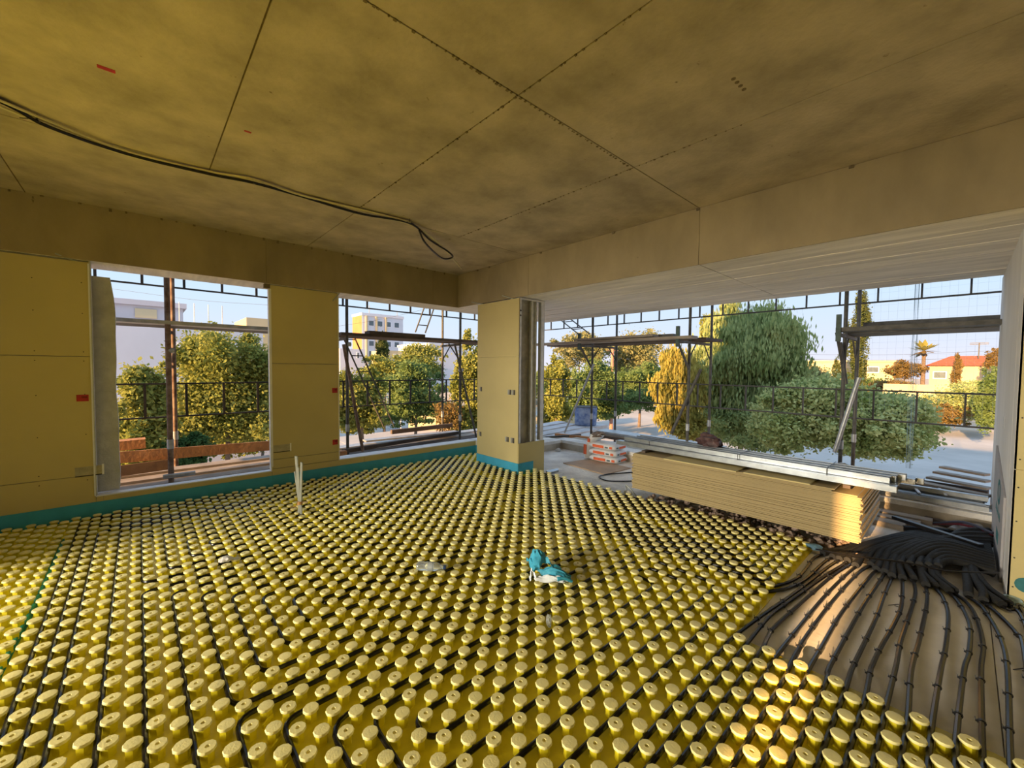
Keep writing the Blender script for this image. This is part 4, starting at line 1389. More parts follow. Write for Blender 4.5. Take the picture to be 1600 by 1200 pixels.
XI, XO = 7.05, 7.90
sr_ = thing('scaffold', 'steel tube scaffold beyond the balcony', 'scaffold', (7.4, 3.0, -3.6))
YP = [-1.15, 1.09, 3.20, 5.25]
for y in YP:
    post(sr_, XI, y, -3.6, 4.5)
    post(sr_, XO, y - 0.02, -3.6, 4.5)
post(sr_, XO - 0.05, 7.42, -3.6, 4.5, M_SCAF)
for a, b in zip(YP, YP[1:] + [7.42]):
    guard(sr_, (XO, a, 0), (XO, b, 0), 0.80, 1.225)
    guard(sr_, (XO, a, 0), (XO, b, 0), 2.50, 2.90)
for y in YP:
    MB().bar((XI - 0.45, y, 1.97), (XO, y, 1.97), 0.04, 0.04).build('transom', M_SCAF, sr_)
    MB().bar((XI, y, 0.0), (XO, y, 0.0), 0.04, 0.04).build('transom', M_SCAF, sr_)
    MB().tube([(XI, y, 1.50), (XI - 0.42, y + 0.02, 1.99)], 0.020, 8).build('bracket_strut', M_SCAF, sr_)
    MB().bar((XI - 0.44, y, 1.88), (XI - 0.44, y, 2.22), 0.05, 0.05).build('bracket_post', pm('green_scaffold', (0.07, 0.11, 0.10), 0.3, 9, 0.6), sr_)
    MB().tube([(XI, y, 1.7), (XI + 0.28, y, 1.98)], 0.012, 6).build('brace', M_SCAF, sr_)
    MB().tube([(XO, y, 1.7), (XO - 0.28, y, 1.98)], 0.012, 6).build('brace', M_SCAF, sr_)

# loose tubes propped against the scaffolds
def prop(label, a, b, pl, r=0.024, mat=M_SCAF, off=0.0):
    p, q = at(*a, *pl), at(*b, *pl)
    if pl[0] == 'x':
        q = q + Vector((off, 0, 0))
    else:
        q = q + Vector((0, off, 0))
    tag(MB().tube([p, p * 0.5 + q * 0.5, q], r, 10).build('prop_tube', mat, smooth=True), label, 'tube', 'loose scaffold tubes')


prop('rusty tube leaning against the scaffold at the left of the second window', (567, 705), (537, 538), ('y', 6.62), 0.026, M_RUST)
prop('dark tube leaning to the right in the second window', (746, 690), (711, 540), ('y', 6.62), 0.02)
prop('grey tube leaning beside the cement bags', (882, 676), (928, 569), ('x', 6.92), 0.022, M_STEELD)
prop('dark tube leaning against the posts behind the profiles', (1049, 677), (1095, 577), ('x', 6.95), 0.024)
prop('grey tube leaning against the posts at the right of the balcony', (1304, 706), (1342, 590), ('x', 6.93), 0.026, M_STEELD)
prop('dark tube hanging beside the posts at the right of the balcony', (1322, 600), (1313, 535), ('x', 6.96), 0.022)

# planks
def plank(label, a, b, w, h, mat=M_WOOD, group='scaffold planks', name='scaffold_plank'):
    return tag(MB().bar(a, b, w, h).build(name, mat), label, 'plank', group)


for i, y in enumerate((6.80, 7.05, 7.30)):
    plank('upper deck plank over the first window, %s from the wall' % ORD[i], (-1.9, y, 2.025), (2.35, y, 2.03), 0.23, 0.045, M_SCAF if i else M_STEELD)
    plank('upper deck plank over the second window, %s from the wall' % ORD[i], (2.4, y, 2.025), (5.9, y, 2.035), 0.23, 0.045, M_WOODD)
plank('short thick plank lying on the upper deck of the second window', (2.85, 6.76, 2.075), (3.9, 6.76, 2.075), 0.2, 0.05, M_WOODD)
plank('orange timber board on edge outside the first window', (-0.35, 6.95, 0.36), (1.75, 6.93, 0.30), 0.03, 0.14, M_WOODO)
plank('lower orange timber board outside the first window', (-0.35, 6.85, 0.20), (0.30, 6.85, 0.22), 0.03, 0.13, M_WOODO)
plank('short orange timber stub at the felt strip', (-0.40, 7.25, 0.46), (0.05, 7.25, 0.47), 0.20, 0.12, M_WOODO)
for i, (y, mt) in enumerate(((6.55, M_STEELD), (6.80, M_WOOD), (7.05, M_WOOD), (7.30, M_WOOD))):
    plank('lower deck plank outside the first window, %s from the wall' % ORD[i], (-1.9, y, -0.05 + 0.03 * i), (2.35, y, -0.03 + 0.03 * i), 0.235, 0.045, mt)
for i, (y, zz, mt, w) in enumerate(((6.50, 0.02, M_WOOD, 0.22), (6.78, 0.05, M_WOODD, 0.20), (7.02, 0.06, M_WOOD, 0.24), (7.28, 0.09, M_STEELD, 0.24))):
    plank('lower deck plank outside the second window, %s from the wall' % ORD[i], (2.0, y, zz - 0.02), (6.0, y + 0.05, zz), w, 0.045, mt)
plank('long dark timber lying slantwise on the lower deck', (2.4, 6.66, 0.14), (4.9, 7.0, 0.15), 0.06, 0.06, M_WOODD)
plank('pale board lying on the lower deck of the second window', (3.0, 7.25, 0.16), (4.9, 7.1, 0.16), 0.20, 0.03, M_STEELD)
plank('dark square timber at the far side of the lower deck', (3.6, 7.42, 0.24), (5.0, 7.42, 0.25), 0.07, 0.08, M_WOODD)
plank('short reddish timber block at the left of the second window', (2.2, 6.58, 0.12), (2.42, 6.58, 0.12), 0.10, 0.09, M_WOODO)
# corner deck beyond the column and its rubble-grey boards
for i in range(4):
    plank('grey corner deck board beyond the column, %s from the balcony' % ORD[i], (6.0, 6.0 + 0.32 * i, -0.02 + 0.02 * i), (8.3, 6.1 + 0.34 * i, 0.02 + 0.02 * i), 0.30, 0.04, pm('grey_board_deck', (0.50, 0.48, 0.47), 0.18, 4, 0.9))
plank('reddish timber lying on the corner deck', (6.6, 5.85, 0.08), (6.95, 4.95, 0.06), 0.09, 0.06, M_WOODO)
plank('dark tube lying under the corner deck edge', (6.2, 5.9, 0.05), (6.9, 5.4, 0.10), 0.04, 0.04, M_SCAF, name='scaffold_tube')
for i in range(3):
    plank('stacked plank on the lower deck beyond the balcony, %s layer' % ('bottom', 'middle', 'top')[i], (7.42, 2.75, 0.06 + 0.045 * i), (7.50, 5.3, 0.06 + 0.045 * i), 0.50 - 0.06 * i, 0.04, (M_WOODD, M_WOOD, M_STEELD)[i])
for i, x in enumerate((6.68, 7.22, 7.46, 7.70)):
    plank('upper deck plank beyond the balcony, left bay, %s from the building' % ORD[i], (x, 2.95, 2.03), (x, 6.6, 2.035), 0.23, 0.045, M_WOODD if i else M_WOOD)
plank('pale loose plank on top of the upper deck beyond the balcony', (6.62, 3.6, 2.085), (6.66, 5.35, 2.085), 0.20, 0.04, M_WOOD)
plank('dark loose plank on top of the upper deck beyond the balcony', (6.85, 3.35, 2.09), (6.85, 5.1, 2.09), 0.2, 0.045, M_SCAF)
for i, x in enumerate((6.72, 7.20, 7.45, 7.70)):
    plank('upper deck plank beyond the balcony, right bay, %s from the building' % ORD[i], (x, -1.2, 2.03), (x, 1.12, 2.03), 0.23, 0.05, M_SCAF)
plank('upper dark board on edge above the right bay planks', (7.62, -1.2, 2.12), (7.62, 0.98, 2.12), 0.05, 0.14, M_SCAF)
for i in range(4):
    plank('thin timber strip jutting out of the pile at the right end, %s from the room' % ORD[i], (6.98 + 0.28 * i, 0.30 - 0.05 * i, 0.16 + 0.03 * i), (6.80 + 0.28 * i, -0.24, 0.16 + 0.03 * i), 0.12, 0.025, M_WOOD, 'timber strips at the right end')
plank('dark board along the outer deck at the right', (7.15, -0.24, 0.10), (7.3, 1.4, 0.08), 0.16, 0.10, M_WOODD)

# ladders
def ladder(label, a, b, w, pl, n):
    p, q = at(*a, *pl), at(*b, *pl)
    s = Vector((1, 0, 0)) if pl[0] == 'y' else Vector((0, -1, 0))
    t = thing('ladder', label, 'ladder', p)
    for sg in (0, 1):
        MB().tube([p + s * w * sg, q + s * w * sg], 0.014, 8).build('rail', M_SCAF, t)
    for i in range(n):
        c = p + (q - p) * ((i + 0.7) / n)
        MB().tube([c, c + s * w], 0.010, 6).build('rung', M_SCAF, t)


ladder('dark steel ladder leaning inside the second window below the deck', (600, 668), (534, 522), 0.20, ('y', 7.2), 6)
ladder('steel ladder above the deck of the second window', (649, 519), (672, 455), 0.22, ('y', 7.25), 4)
ladder('steel ladder above the deck at the left of the balcony', (905, 523), (876, 500), 0.30, ('x', 7.5), 2)

# blue barrel
bp = at(915, 651, 'x', 8.45)
bb = thing('blue_barrel', 'paint-smeared blue barrel standing on the corner deck', 'barrel', (bp.x, bp.y, 0.06))
n = 18
prof = [(0.26, 0.0), (0.275, 0.02), (0.28, 0.2), (0.29, 0.42), (0.285, 0.46)]
vs, fs = [], []
bx_, by_ = 8.45, bp.y
for r, zz in prof:
    for i in range(n):
        a = 2 * math.pi * i / n
        vs.append((bx_ + r * math.cos(a), by_ + r * math.sin(a), 0.07 + zz))
for j in range(len(prof) - 1):
    for i in range(n):
        q = (i + 1) % n
        fs.append((j * n + i, j * n + q, (j + 1) * n + q, (j + 1) * n + i))
fs.append(tuple(range(n - 1, -1, -1)))
MB().add(vs, fs).build('body', M_BLUE, bb, smooth=True)
MB().tube([(bx_, by_, 0.525), (bx_, by_, 0.54)], 0.295, 18).build('rim', M_BOXD, bb)
MB().box((8.2, by_ - 0.35, -0.02), (8.9, by_ + 0.35, 0.06)).build('foot_board', pm('grey_board_deck', (0.5, 0.48, 0.47)), bb)

# debris net: threads on the outer posts at the right
nt_ = thing('debris_net', 'thin pale debris net hung on the scaffold at the right of the balcony', 'net', (XO + 0.06, 0.0, 0.9))
k = MB()
for i in range(26):
    y = -1.1 + 2.1 * i / 25
    k.bar((XO + 0.06 + 0.02 * math.sin(i), y, 0.9), (XO + 0.06 + 0.03 * math.sin(i * 1.7), y + 0.02 * math.sin(i * 2.3), 4.3), 0.0008, 0.0008)
for i in range(34):
    zz = 0.9 + 3.4 * i / 33
    k.bar((XO + 0.06, -1.1, zz), (XO + 0.06, 1.0, zz + 0.02 * math.sin(i)), 0.0008, 0.0008)
k.build('threads', M_ROPE, nt_)
k = MB()
for i in range(10):
    y = 0.44 + 0.006 * i
    k.tube(spline([(XO + 0.05, y + 0.01 * math.sin(i), 0.15), (XO + 0.05, y - 0.02 * math.sin(i * 2), 1.4), (XO + 0.05, y + 0.01 * math.cos(i), 2.4), (XO + 0.05, y, 4.2)], 4), 0.0014, 5)
k.build('gathered_fold', pm('blue_net', (0.25, 0.38, 0.46), 0.2, 6, 0.9), nt_)

# ------------------------------------------------------------------ outside
ZG = -3.6
g = MB()
g.box((-60, -220, ZG - 0.4), (420, 420, ZG))
struct(g.build('ground', M_EARTH), 'dry ground outside the building')
struct(MB().box((22, -30, ZG), (52, 14, ZG + 0.02)).build('road', M_ASPH), 'grey paved yard to the right')
struct(MB().box((10, 14, ZG), (58, 34, ZG + 0.025)).build('road_far', M_ASPH), 'pale paved street between the trees')
struct(MB().box((-12, 12, ZG), (24, 36, ZG + 0.015)).build('road_left', M_ASPH), 'pale street below the windows')


def leaves(name, blobs, n, size, mat, parent, aspect=1.6, hang=0.0, seed=0, shell=0.55):
    rng = np.random.default_rng(seed)
    w = np.array([b[1][0] * b[1][1] * b[1][2] for b in blobs]) ** 0.66
    w = w / w.sum()
    cnt = np.maximum(1, (w * n).astype(int))
    pts = []
    for (c, r), m_ in zip(blobs, cnt):
        d = rng.normal(size=(m_, 3))
        d /= np.linalg.norm(d, axis=1)[:, None]
        rad = shell + (1 - shell) * rng.random((m_, 1)) ** 0.6
        rad *= 1 + 0.30 * rng.normal(size=(m_, 1))
        pts.append(np.array(c)[None] + d * rad * np.array(r)[None])
    P = np.concatenate(pts)
    N = len(P)
    A = rng.normal(size=(N, 3))
    if hang:
        A = A * (1 - hang) + np.array([0, 0, -1.0])[None] * hang * 2
    A /= np.linalg.norm(A, axis=1)[:, None]
    B = np.cross(A, rng.normal(size=(N, 3)))
    B /= np.linalg.norm(B, axis=1)[:, None]
    s = size * (0.6 + 0.8 * rng.random((N, 1)))
    A = A * s * aspect * 0.5
    B = B * s * 0.5
    V = np.stack([P - A, P + B, P + A, P - B], axis=1).reshape(-1, 3)
    off = np.array(wloc(parent))
    V -= off[None]
    me = bpy.data.meshes.new(name)
    me.vertices.add(4 * N)
    me.vertices.foreach_set('co', V.astype(np.float32).ravel())
    me.loops.add(4 * N)
    me.loops.foreach_set('vertex_index', np.arange(4 * N, dtype=np.int32))
    me.polygons.add(N)
    me.polygons.foreach_set('loop_start', np.arange(0, 4 * N, 4, dtype=np.int32))
    try:
        me.polygons.foreach_set('loop_total', np.full(N, 4, dtype=np.int32))
    except Exception:
        pass
    me.update(calc_edges=True)
    me.validate()
    o = link_mesh(name, me, mat, parent)
    o['kind'] = 'stuff'
    return o


L_YG = leafmat('leaf_yellow_green', (0.13, 0.17, 0.035), (0.38, 0.39, 0.11))
L_G = leafmat('leaf_green', (0.08, 0.14, 0.04), (0.24, 0.32, 0.12))
L_DG = leafmat('leaf_dark', (0.031, 0.082, 0.026), (0.094, 0.174, 0.065))
L_PEP = leafmat('leaf_pepper', (0.20, 0.27, 0.09), (0.44, 0.50, 0.22))
L_PEPSUN = leafmat('leaf_pepper_sunlit', (0.22, 0.22, 0.05), (0.46, 0.38, 0.10))  # pepper leaves with the yellow of direct sun put into the colour
L_BUSH = leafmat('leaf_bush', (0.22, 0.29, 0.08), (0.56, 0.60, 0.28))
L_OR = leafmat('leaf_orange', (0.13, 0.10, 0.03), (0.30, 0.20, 0.08))  # dry foliage; far trees also carry the orange sun in this colour
L_CYP = leafmat('leaf_cypress', (0.052, 0.082, 0.026), (0.167, 0.186, 0.065))
L_PALE = leafmat('leaf_pale', (0.17, 0.19, 0.07), (0.38, 0.36, 0.18))


def tree(name, label, px, py, rx, ry, depth, mat, n, size, group=None, hang=0.0, aspect=1.6, lumps=9, seed=1, trunk=True, cat='tree', bark=None, depth_r=None, shell=0.55):
    """crown centred on the line of sight of (px,py) at the given depth, rx/ry its half sizes seen from here (in 1/1600 of the frame)"""
    c = dep(px, py, depth)
    R = rx * depth / FPX
    H = ry * depth / FPX
    D = depth_r if depth_r else R
    base = Vector((c.x, c.y, ZG))
    t = thing(name, label, cat, base, group)
    rng = random.Random(seed)
    blobs = []
    lumps = int(lumps * 1.8)
    for i in range(lumps):
        a = rng.uniform(0, 2 * math.pi)
        zz = rng.uniform(-0.85, 0.9)
        q = rng.uniform(0.35, 0.78) * math.sqrt(max(0.12, 1 - zz * zz))
        s = rng.uniform(0.20, 0.40)
        blobs.append(((c.x + math.cos(a) * q * R, c.y + math.sin(a) * q * D, c.z + zz * H * 0.82), (R * s, D * s, H * s * rng.uniform(0.7, 1.1))))
    for i in range(lumps):                     # sprigs that break up the outline
        a = rng.uniform(0, 2 * math.pi)
        zz = rng.uniform(-0.9, 1.0)
        q = rng.uniform(0.80, 1.05) * math.sqrt(max(0.05, 1 - zz * zz))
        s = rng.uniform(0.07, 0.17)
        blobs.append(((c.x + math.cos(a) * q * R, c.y + math.sin(a) * q * D, c.z + zz * H * rng.uniform(0.85, 1.05)), (R * s, D * s, H * s)))
    blobs.append(((c.x, c.y, c.z), (R * 0.6, D * 0.6, H * 0.66)))
    n = int(n * 2.6)
    leaves('crown', blobs, n, size * 0.62, mat, t, aspect, hang, seed, shell)
    if trunk:
        k = MB()
        k.tube([base, Vector((c.x + 0.1, c.y, (ZG + c.z) / 2)), Vector((c.x, c.y, c.z + H * 0.2))], 0.05 + 0.018 * R * 2, 8, r_end=0.03)
        for i in range(6):
            b = blobs[i % len(blobs)][0]
            k.tube([Vector((c.x, c.y, c.z - H * 0.45)), (Vector((c.x, c.y, c.z - H * 0.45)) + Vector(b)) * 0.5 + Vector((0, 0, 0.1)), Vector(b)], 0.03 + 0.008 * R, 6, r_end=0.01)
        k.build('trunk', bark or M_BARK, t, smooth=True)
    return t


G_TREE = 'trees and shrubs around the building'
tree('young_tree', 'leafy yellow-green young tree right of the felt strip', 222, 655, 42, 80, 11, L_YG, 5200, 0.12, G_TREE, seed=3)
tree('street_tree', 'large yellow-green tree in the right half of the first window', 350, 608, 78, 92, 15, L_YG, 15000, 0.13, G_TREE, seed=4, lumps=12)
tree('low_bush', 'low dark green bush at the foot of the tree in the first window', 295, 705, 34, 28, 12, L_DG, 3500, 0.10, G_TREE, seed=5, trunk=False, cat='bush')
tree('shade_tree', 'darker green tree at the right edge of the first window', 408, 650, 26, 60, 21, L_G, 4500, 0.13, G_TREE, seed=6)
tree('side_bush', 'dark green bush behind the young tree at the felt strip', 250, 690, 30, 36, 14, L_G, 3500, 0.10, G_TREE, seed=9, trunk=False, cat='bush')
tree('street_tree', 'yellow tree at the left of the second window behind the ladder', 563, 622, 40, 50, 15, L_YG, 7500, 0.12, G_TREE, seed=7)
tree('street_tree', 'green tree in the middle of the second window', 648, 608, 52, 42, 24, L_G, 9000, 0.15, G_TREE, seed=8)
tree('street_tree', 'small yellow treetop above the green tree in the second window', 600, 578, 38, 26, 32, L_YG, 5000, 0.17, G_TREE, seed=10)
tree('street_tree', 'yellow treetop near the roofs in the second window', 660, 568, 40, 28, 36, L_YG, 5000, 0.19, G_TREE, seed=11)
tree('street_tree', 'bright yellow tree next to the column in the second window', 740, 590, 36, 66, 17, L_YG, 9000, 0.12, G_TREE, seed=12)
tree('dry_bush', 'dry orange bush with bare twigs left of the column', 700, 652, 26, 28, 16, L_OR, 900, 0.10, G_TREE, seed=13, bark=M_BARKP, cat='bush')
tree('fir_tree', 'slim grey-green conifer in front of the apartment tower', 598, 545, 10, 30, 75, L_CYP, 1800, 0.35, G_TREE, seed=14)
tree('street_tree', 'yellow tree right of the column beyond the corner deck', 868, 612, 24, 52, 19, L_YG, 5200, 0.13, G_TREE, seed=15)
tree('street_tree', 'green tree behind the blue barrel', 925, 605, 46, 46, 26, L_G, 8500, 0.15, G_TREE, seed=16)
tree('pale_tree', 'pale sunlit tree above the left bay of the balcony scaffold', 905, 548, 44, 30, 46, L_PALE, 5000, 0.24, G_TREE, seed=17)
tree('pale_tree', 'pale tall pine with loose crown behind the balcony scaffold', 990, 548, 48, 38, 50, L_PALE, 5500, 0.26, G_TREE, seed=18)
tree('street_tree', 'green tree between the scaffold posts of the balcony', 1000, 600, 44, 34, 36, L_G, 7000, 0.17, G_TREE, seed=19)
tree('pepper_tree', 'weeping tree coloured sunlit yellow at the left of the big pepper tree', 1062, 612, 42, 66, 17, L_PEPSUN, 11000, 0.10, G_TREE, hang=0.75, aspect=3.2, seed=20, lumps=14)
tree('pepper_tree', 'tall weeping pepper tree in the middle of the balcony view', 1160, 578, 92, 100, 20, L_PEP, 34000, 0.12, G_TREE, hang=0.75, aspect=3.4, seed=21, lumps=18)
tree('slim_tree', 'slim yellow-green treetop left of the pepper tree', 1104, 515, 10, 22, 38, L_YG, 900, 0.2, G_TREE, seed=22)
tree('round_bush', 'broad light green bush behind the right scaffold posts, left part', 1262, 652, 80, 62, 14.5, L_BUSH, 15000, 0.12, G_TREE, seed=23, lumps=14, cat='bush', trunk=False)
tree('round_bush', 'broad light green bush behind the right scaffold posts, right part', 1372, 666, 74, 56, 13.2, L_BUSH, 14000, 0.11, G_TREE, seed=24, lumps=14, cat='bush', trunk=False)
tree('pale_tree', 'pale olive-green tree right of the pepper tree', 1262, 590, 50, 26, 34, L_PALE, 5500, 0.17, G_TREE, seed=25)
tree('cypress', 'tall dark cypress behind the right scaffold posts', 1341, 545, 15, 88, 38, L_CYP, 6500, 0.16, G_TREE, seed=26, lumps=12)
tree('cypress', 'small dark cypress left of the right scaffold posts', 1307, 580, 6, 26, 60, L_CYP, 1200, 0.2, G_TREE, seed=27)
tree('hedge_bush', 'mixed green hedge in front of the red-roofed house', 1512, 628, 56, 34, 34, L_BUSH, 9000, 0.17, G_TREE, seed=28, lumps=12, cat='bush', trunk=False)
tree('hedge_bush', 'leafy green shrub against the balcony end wall', 1550, 622, 22, 48, 26, L_G, 4200, 0.15, G_TREE, seed=29, cat='bush', trunk=False)
tree('umbrella_pine', 'round orange-lit umbrella pine left of the red-roofed house', 1414, 578, 25, 15, 62, L_OR, 3000, 0.22, G_TREE, seed=30)
tree('garden_bush', 'orange-lit garden bush below the umbrella pine', 1398, 606, 34, 12, 55, L_OR, 2200, 0.2, G_TREE, seed=31, trunk=False, cat='bush')
tree('cypress', 'slim orange-lit cypress in front of the red roof', 1495, 582, 7, 30, 56, L_OR, 1600, 0.18, G_TREE, seed=32)
tree('garden_tree', 'orange-lit tree right of the red roof', 1556, 562, 14, 18, 50, L_OR, 1200, 0.2, G_TREE, seed=33)
for i, (x, y, rx, dd) in enumerate(((470, 612, 60, 60), (820, 600, 90, 62), (1000, 590, 90, 66), (1180, 592, 90, 70), (1340, 604, 80, 66))):
    tree('background_tree', 'distant green tree in the row of background trees, %s from the left' % ORD[i], x, y, rx, 22, dd, L_G, 4000, 0.35, 'row of distant trees', seed=40 + i, trunk=False)
for i, (x, y, rx, ry, dd, mt) in enumerate(((200, 712, 36, 18, 13, L_YG), (345, 690, 60, 24, 17, L_YG), (560, 655, 46, 22, 17, L_YG), (640, 640, 60, 26, 25, L_G), (735, 655, 40, 26, 17, L_YG), (870, 650, 30, 26, 20, L_YG),
                                            (930, 640, 50, 16, 27, L_G), (1000, 626, 50, 18, 32, L_G), (1075, 668, 36, 24, 17, L_PEPSUN), (1160, 668, 76, 40, 19, L_PEP), (1225, 640, 46, 50, 20, L_PEP), (1480, 648, 30, 18, 33, L_OR))):
    tree('undergrowth', 'leafy undergrowth at the foot of the trees, %s from the left' % ORD[i], x, y, rx, ry, dd, mt, int(70 * rx), 0.12 if dd < 24 else 0.16, 'undergrowth below the trees', seed=60 + i, trunk=False, cat='bush')
# palm
pc = dep(1444, 548, 60)
pt = thing('palm_tree', 'fan palm lit orange beside the red-roofed house', 'tree', (pc.x, pc.y, ZG))
MB().tube([(pc.x, pc.y, ZG), (pc.x, pc.y, pc.z)], 0.3, 8, r_end=0.2).build('trunk', M_BARK, pt, smooth=True)
for i in range(26):
    a = 2 * math.pi * i / 26 * 2.618
    e = -0.6 + 1.7 * (i / 26)
    d = Vector((math.cos(a) * math.cos(e), math.sin(a) * math.cos(e), math.sin(e)))
    s = d.cross(Vector((0, 0, 1))).normalized()
    tip = pc + d * 1.9
    MB().add([pc, pc + d * 1.1 + s * 0.35, tip, pc + d * 1.1 - s * 0.35], [(0, 1, 2, 3)]).build('frond', L_PEPSUN if e > 0 else L_OR, pt)


# buildings --------------------------------------------------------------------------------------------------
def house(name, label, x0, x1, y0, y1, z1, mat, wins=(), face='y', roof=None, matside=None, cat='building'):
    """block with facades facing -Y and -X; wins = (face, a0, a1, z0, z1)"""
    t = thing(name, label, cat, ((x0 + x1) / 2, (y0 + y1) / 2, ZG))
    MB().box((x0, y0, ZG), (x1, y1, z1)).build('wall', mat, t)
    for (f, a0, a1, b0, b1) in wins:
        if f == 'y':
            o = MB().box((a0, y0 - 0.06, b0), (a1, y0 + 0.05, b1)).build('window', M_WHITE, t)
            MB().box((a0 + 0.12, y0 - 0.075, b0 + 0.12), (a1 - 0.12, y0 - 0.055, b1 - 0.12)).build('pane', M_GLASS, o)
        else:
            o = MB().box((x0 - 0.06, a0, b0), (x0 + 0.05, a1, b1)).build('window', M_WHITE, t)
            MB().box((x0 - 0.075, a0 + 0.12, b0 + 0.12), (x0 - 0.055, a1 - 0.12, b1 - 0.12)).build('pane', M_GLASS, o)
    if roof == 'hip':
        MB().add([(x0 - 0.5, y0 - 0.5, z1), (x1 + 0.5, y0 - 0.5, z1), (x1 + 0.5, y1 + 0.5, z1), (x0 - 0.5, y1 + 0.5, z1), ((x0 + x1) / 2, y0 + 2, z1 + 1.5), ((x0 + x1) / 2, y1 - 2, z1 + 1.5)],
                 [(0, 1, 4), (1, 2, 5, 4), (2, 3, 5), (3, 0, 4, 5), (3, 2, 1, 0)]).build('roof', M_ROOF, t)
    elif roof:
        MB().box((x0 - 0.2, y0 - 0.2, z1), (x1 + 0.2, y1 + 0.2, z1 + roof)).build('roof_edge', mat, t)
    return t


# white block behind the first window
yf = 30.0
a = at(120, 508, 'y', yf)
b = at(411, 520, 'y', yf)
c = at(276, 545, 'y', yf)
wb = house('white_building', 'long white flat-roofed building behind the first window', a.x - 14, b.x, yf, yf + 7, at(300, 512, 'y', yf).z, M_FACADE,
           [('y', at(278, 540, 'y', yf).x, at(305, 540, 'y', yf).x, at(290, 556, 'y', yf).z, at(290, 536, 'y', yf).z), ('y', at(306, 540, 'y', yf).x, at(335, 540, 'y', yf).x, at(290, 556, 'y', yf).z, at(290, 536, 'y', yf).z)])
y2 = 38.0
t2 = house('penthouse', 'set-back upper storey with cream shutters on the white building', at(80, 480, 'y', y2).x - 8, at(286, 490, 'y', y2).x, y2, y2 + 6, at(230, 478, 'y', y2).z, pm('grey_render', (0.50, 0.48, 0.50), 0.05, 0.4, 0.9), roof=0.35)
t2.location.z = ZG
MB().box((at(211, 490, 'y', y2).x, y2 - 0.08, at(211, 496, 'y', y2).z), (at(245, 490, 'y', y2).x, y2, at(230, 483, 'y', y2).z)).build('shutter', M_CREAM, t2)
for i in range(4):
    x = at(280, 480, 'y', yf + 6).x + 0.8 * i
    MB().tube([(x, yf + 6, at(300, 512, 'y', yf).z - 0.5), (x, yf + 6, at(280, 472, 'y', yf + 6).z)], 0.03, 6).build('roof_rail', M_STEELD, wb)
house('low_house', 'small green-walled house with orange roof edge behind the young tree', at(225, 640, 'y', 20).x, at(262, 640, 'y', 20).x, 20, 24, at(240, 612, 'y', 20).z, M_GREENW, roof=0.3).children[-1].data.materials[0] = M_OCHRE_SUN
struct(MB().box((at(290, 700, 'y', 26).x, 26, ZG), (at(425, 700, 'y', 26).x, 26.3, at(340, 690, 'y', 26).z)).build('wall_street', M_FACADE), 'low white street wall below the trees')
house('far_house', 'small cream house on the horizon right of the white building', at(385, 500, 'y', 70).x, at(440, 500, 'y', 70).x, 70, 80, at(400, 497, 'y', 70).z, M_CREAM)
# apartment tower
cx = dep(566, 545, 120)
tx, ty = cx.x, cx.y
zt_ = dep(574, 493, 120).z
wins = []
for i in range(6):
    for j in range(4):
        z0 = zt_ - 2.9 - 3.0 * i
        wins.append(('y', tx + 1.9 + 2.7 * j, tx + 3.6 + 2.7 * j, z0, z0 + 1.7))
tw = house('apartment_tower', 'tall apartment tower with orange sunlit side in the second window', tx, tx + 13, ty, ty + 7, zt_, M_FACADE, wins, roof=0.8)
MB().box((tx - 0.12, ty + 0.2, ZG), (tx, ty + 7, zt_ + 0.79)).build('side_wall', M_OCHRE_SUN, tw)  # the low sun's orange is put into this face's colour
for i in range(3):
    MB().box((tx + 1.0 + 3 * i, ty - 0.5, ZG), (tx + 1.5 + 3 * i, ty, zt_)).build('pier', M_CREAM, tw)
MB().tube([(tx + 3, ty + 2, zt_), (tx + 3, ty + 2, zt_ + 3.4)], 0.12, 6).build('roof_mast', M_STEELD, tw)
MB().tube([(tx + 12, ty + 2, zt_), (tx + 12, ty + 2, zt_ + 2.6)], 0.10, 6).build('roof_mast', M_STEELD, tw)
house('city_block', 'white city block at the left of the second window', dep(525, 560, 95).x, dep(578, 560, 95).x, dep(550, 560, 95).y, dep(550, 560, 95).y + 8, dep(550, 545, 95).z, M_FACADE,
      [('y', dep(560, 560, 95).x, dep(566, 560, 95).x, dep(560, 560, 95).z, dep(560, 550, 95).z)])
house('city_block', 'cream building with pillars below the apartment tower', dep(600, 560, 85).x, dep(640, 560, 85).x, dep(620, 560, 85).y, dep(620, 560, 85).y + 8, dep(620, 548, 85).z, M_CREAM,
      [('y', dep(612, 560, 85).x, dep(618, 560, 85).x, dep(612, 566, 85).z, dep(612, 553, 85).z), ('y', dep(625, 560, 85).x, dep(631, 560, 85).x, dep(612, 566, 85).z, dep(612, 553, 85).z)])
house('city_block', 'low building with long grey roof in the second window', dep(655, 560, 90).x, dep(750, 560, 90).x, dep(700, 560, 90).y, dep(700, 560, 90).y + 14, dep(700, 541, 90).z, M_FACADE, roof=0.5)
# fence gate in the street
fg = thing('street_gate', 'white panelled garden gate beyond the ladder', 'gate', (*dep(617, 648, 34).to_2d(), ZG))
p0, p1 = dep(606, 648, 34), dep(627, 651, 33)
for i in range(6):
    u0, u1 = p0.lerp(p1, i / 6), p0.lerp(p1, (i + 0.94) / 6)
    MB().bar((u0.x, u0.y, (ZG + 0.6) / 2 - 0.9), (u1.x, u1.y, (ZG + 0.6) / 2 - 0.9), 0.05, 2.6).build('gate_panel', M_FACADE, fg)
struct(MB().bar((p1.x + 0.5, p1.y - 0.3, ZG + 0.6), (p1.x + 12, p1.y - 9, ZG + 0.6), 0.3, 1.2).build('wall_garden', M_CREAM), 'low garden wall beside the street')
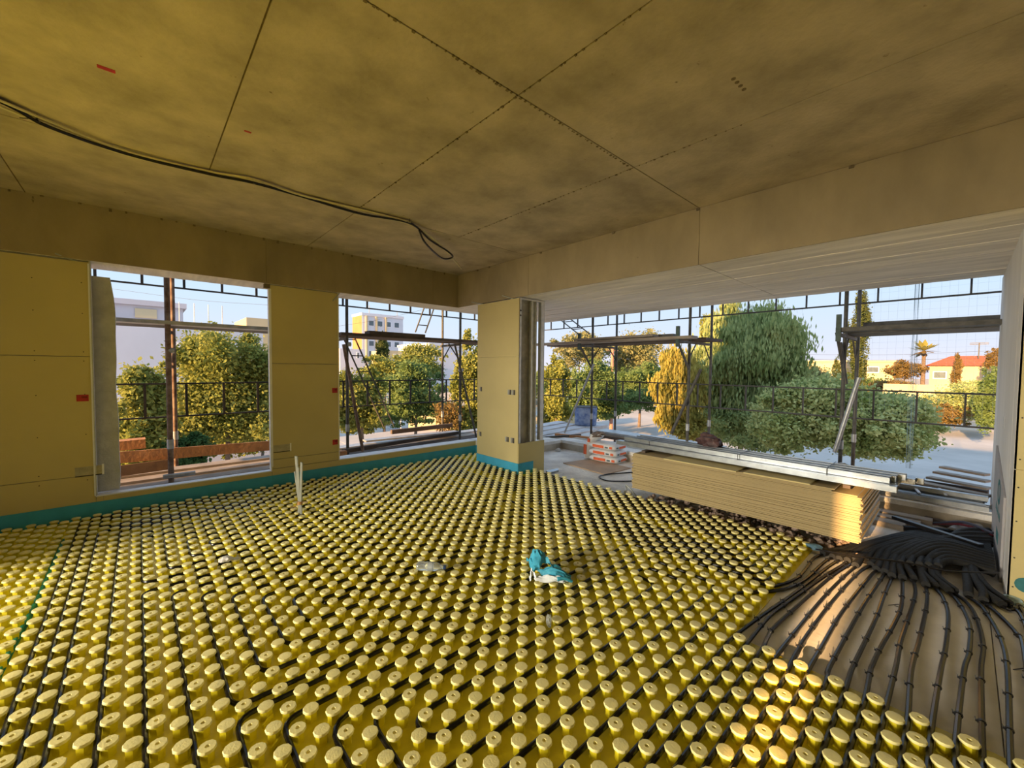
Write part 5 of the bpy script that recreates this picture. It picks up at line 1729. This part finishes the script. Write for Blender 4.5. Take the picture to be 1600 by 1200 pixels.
# houses at the right
def houseR(name, label, px0, px1, ptop, depth, mat, roof=None, wins=()):
    pa_, pb = dep(px0, 590, depth), dep(px1, 590, depth)
    zt2 = dep((px0 + px1) / 2, ptop, depth).z
    x0 = min(pa_.x, pb.x)
    return house(name, label, x0, x0 + 9, min(pa_.y, pb.y), max(pa_.y, pb.y), zt2, mat, [('x', min(pa_.y, pb.y) + w0, min(pa_.y, pb.y) + w1, zt2 - 1.9, zt2 - 0.8) for w0, w1 in wins], roof=roof)


houseR('villa', 'cream flat-roofed villa behind the tall cypress', 1345, 1402, 566, 74, M_CREAM, 0.3, ((2.0, 3.6), (4.6, 5.6)))
houseR('villa', 'cream flat-roofed house left of the small cypress', 1240, 1335, 566, 84, M_CREAM, 0.3)
houseR('villa', 'cream house with a red tiled roof at the right', 1452, 1575, 572, 60, M_CREAM, 'hip', ((1.5, 2.6), (6, 7.4)))
struct(MB().box((dep(1380, 600, 50).x, dep(1520, 600, 50).y, ZG), (dep(1380, 600, 50).x + 0.3, dep(1380, 600, 50).y, dep(1440, 600, 50).z)).build('wall_yard', M_CREAM), 'cream yard wall in front of the houses')
an = dep(1529, 560, 58)
ao = thing('roof_antenna', 'dark roof antenna above the red roof', 'antenna', an)
MB().tube([an, an + Vector((0, 0, 2.2))], 0.06, 6).build('mast', M_SCAF, ao)
for i in range(3):
    MB().bar(an + Vector((0, -0.9, 2.2 - 0.12 * i)), an + Vector((0, 0.9, 2.2 - 0.12 * i)), 0.05, 0.05).build('rod', M_SCAF, ao)
# street pole and overhead wires
sp = dep(956, 600, 30)
po = thing('utility_pole', 'slim reddish utility pole beyond the barrel', 'pole', (sp.x, sp.y, ZG))
MB().tube([(sp.x, sp.y, ZG), (sp.x, sp.y, dep(956, 545, 30).z)], 0.14, 8, r_end=0.10).build('shaft', pm('red_pole', (0.45, 0.22, 0.15), 0.2, 3, 0.9), po, smooth=True)
MB().bar((sp.x - 0.3, sp.y + 0.3, dep(956, 548, 30).z), (sp.x + 0.3, sp.y - 0.3, dep(956, 548, 30).z), 0.08, 0.08).build('crossarm', M_WOODD, po)
for i, (a, b) in enumerate((((500, 514), (700, 474)), ((180, 452), (440, 478)), ((1200, 553), (1560, 548)), ((1200, 560), (1560, 558)))):
    p, q = dep(*a, 40), dep(*b, 40)
    mid = p * 0.5 + q * 0.5 - Vector((0, 0, 0.25))
    tag(MB().tube(spline([p - (q - p) * 0.3, p, mid, q, q + (q - p) * 0.3], 6), 0.012, 5).build('overhead_wire', M_SCAF), 'thin overhead wire crossing the sky, %s' % ('in the second window', 'in the first window', 'upper one at the right', 'lower one at the right')[i], 'wire')
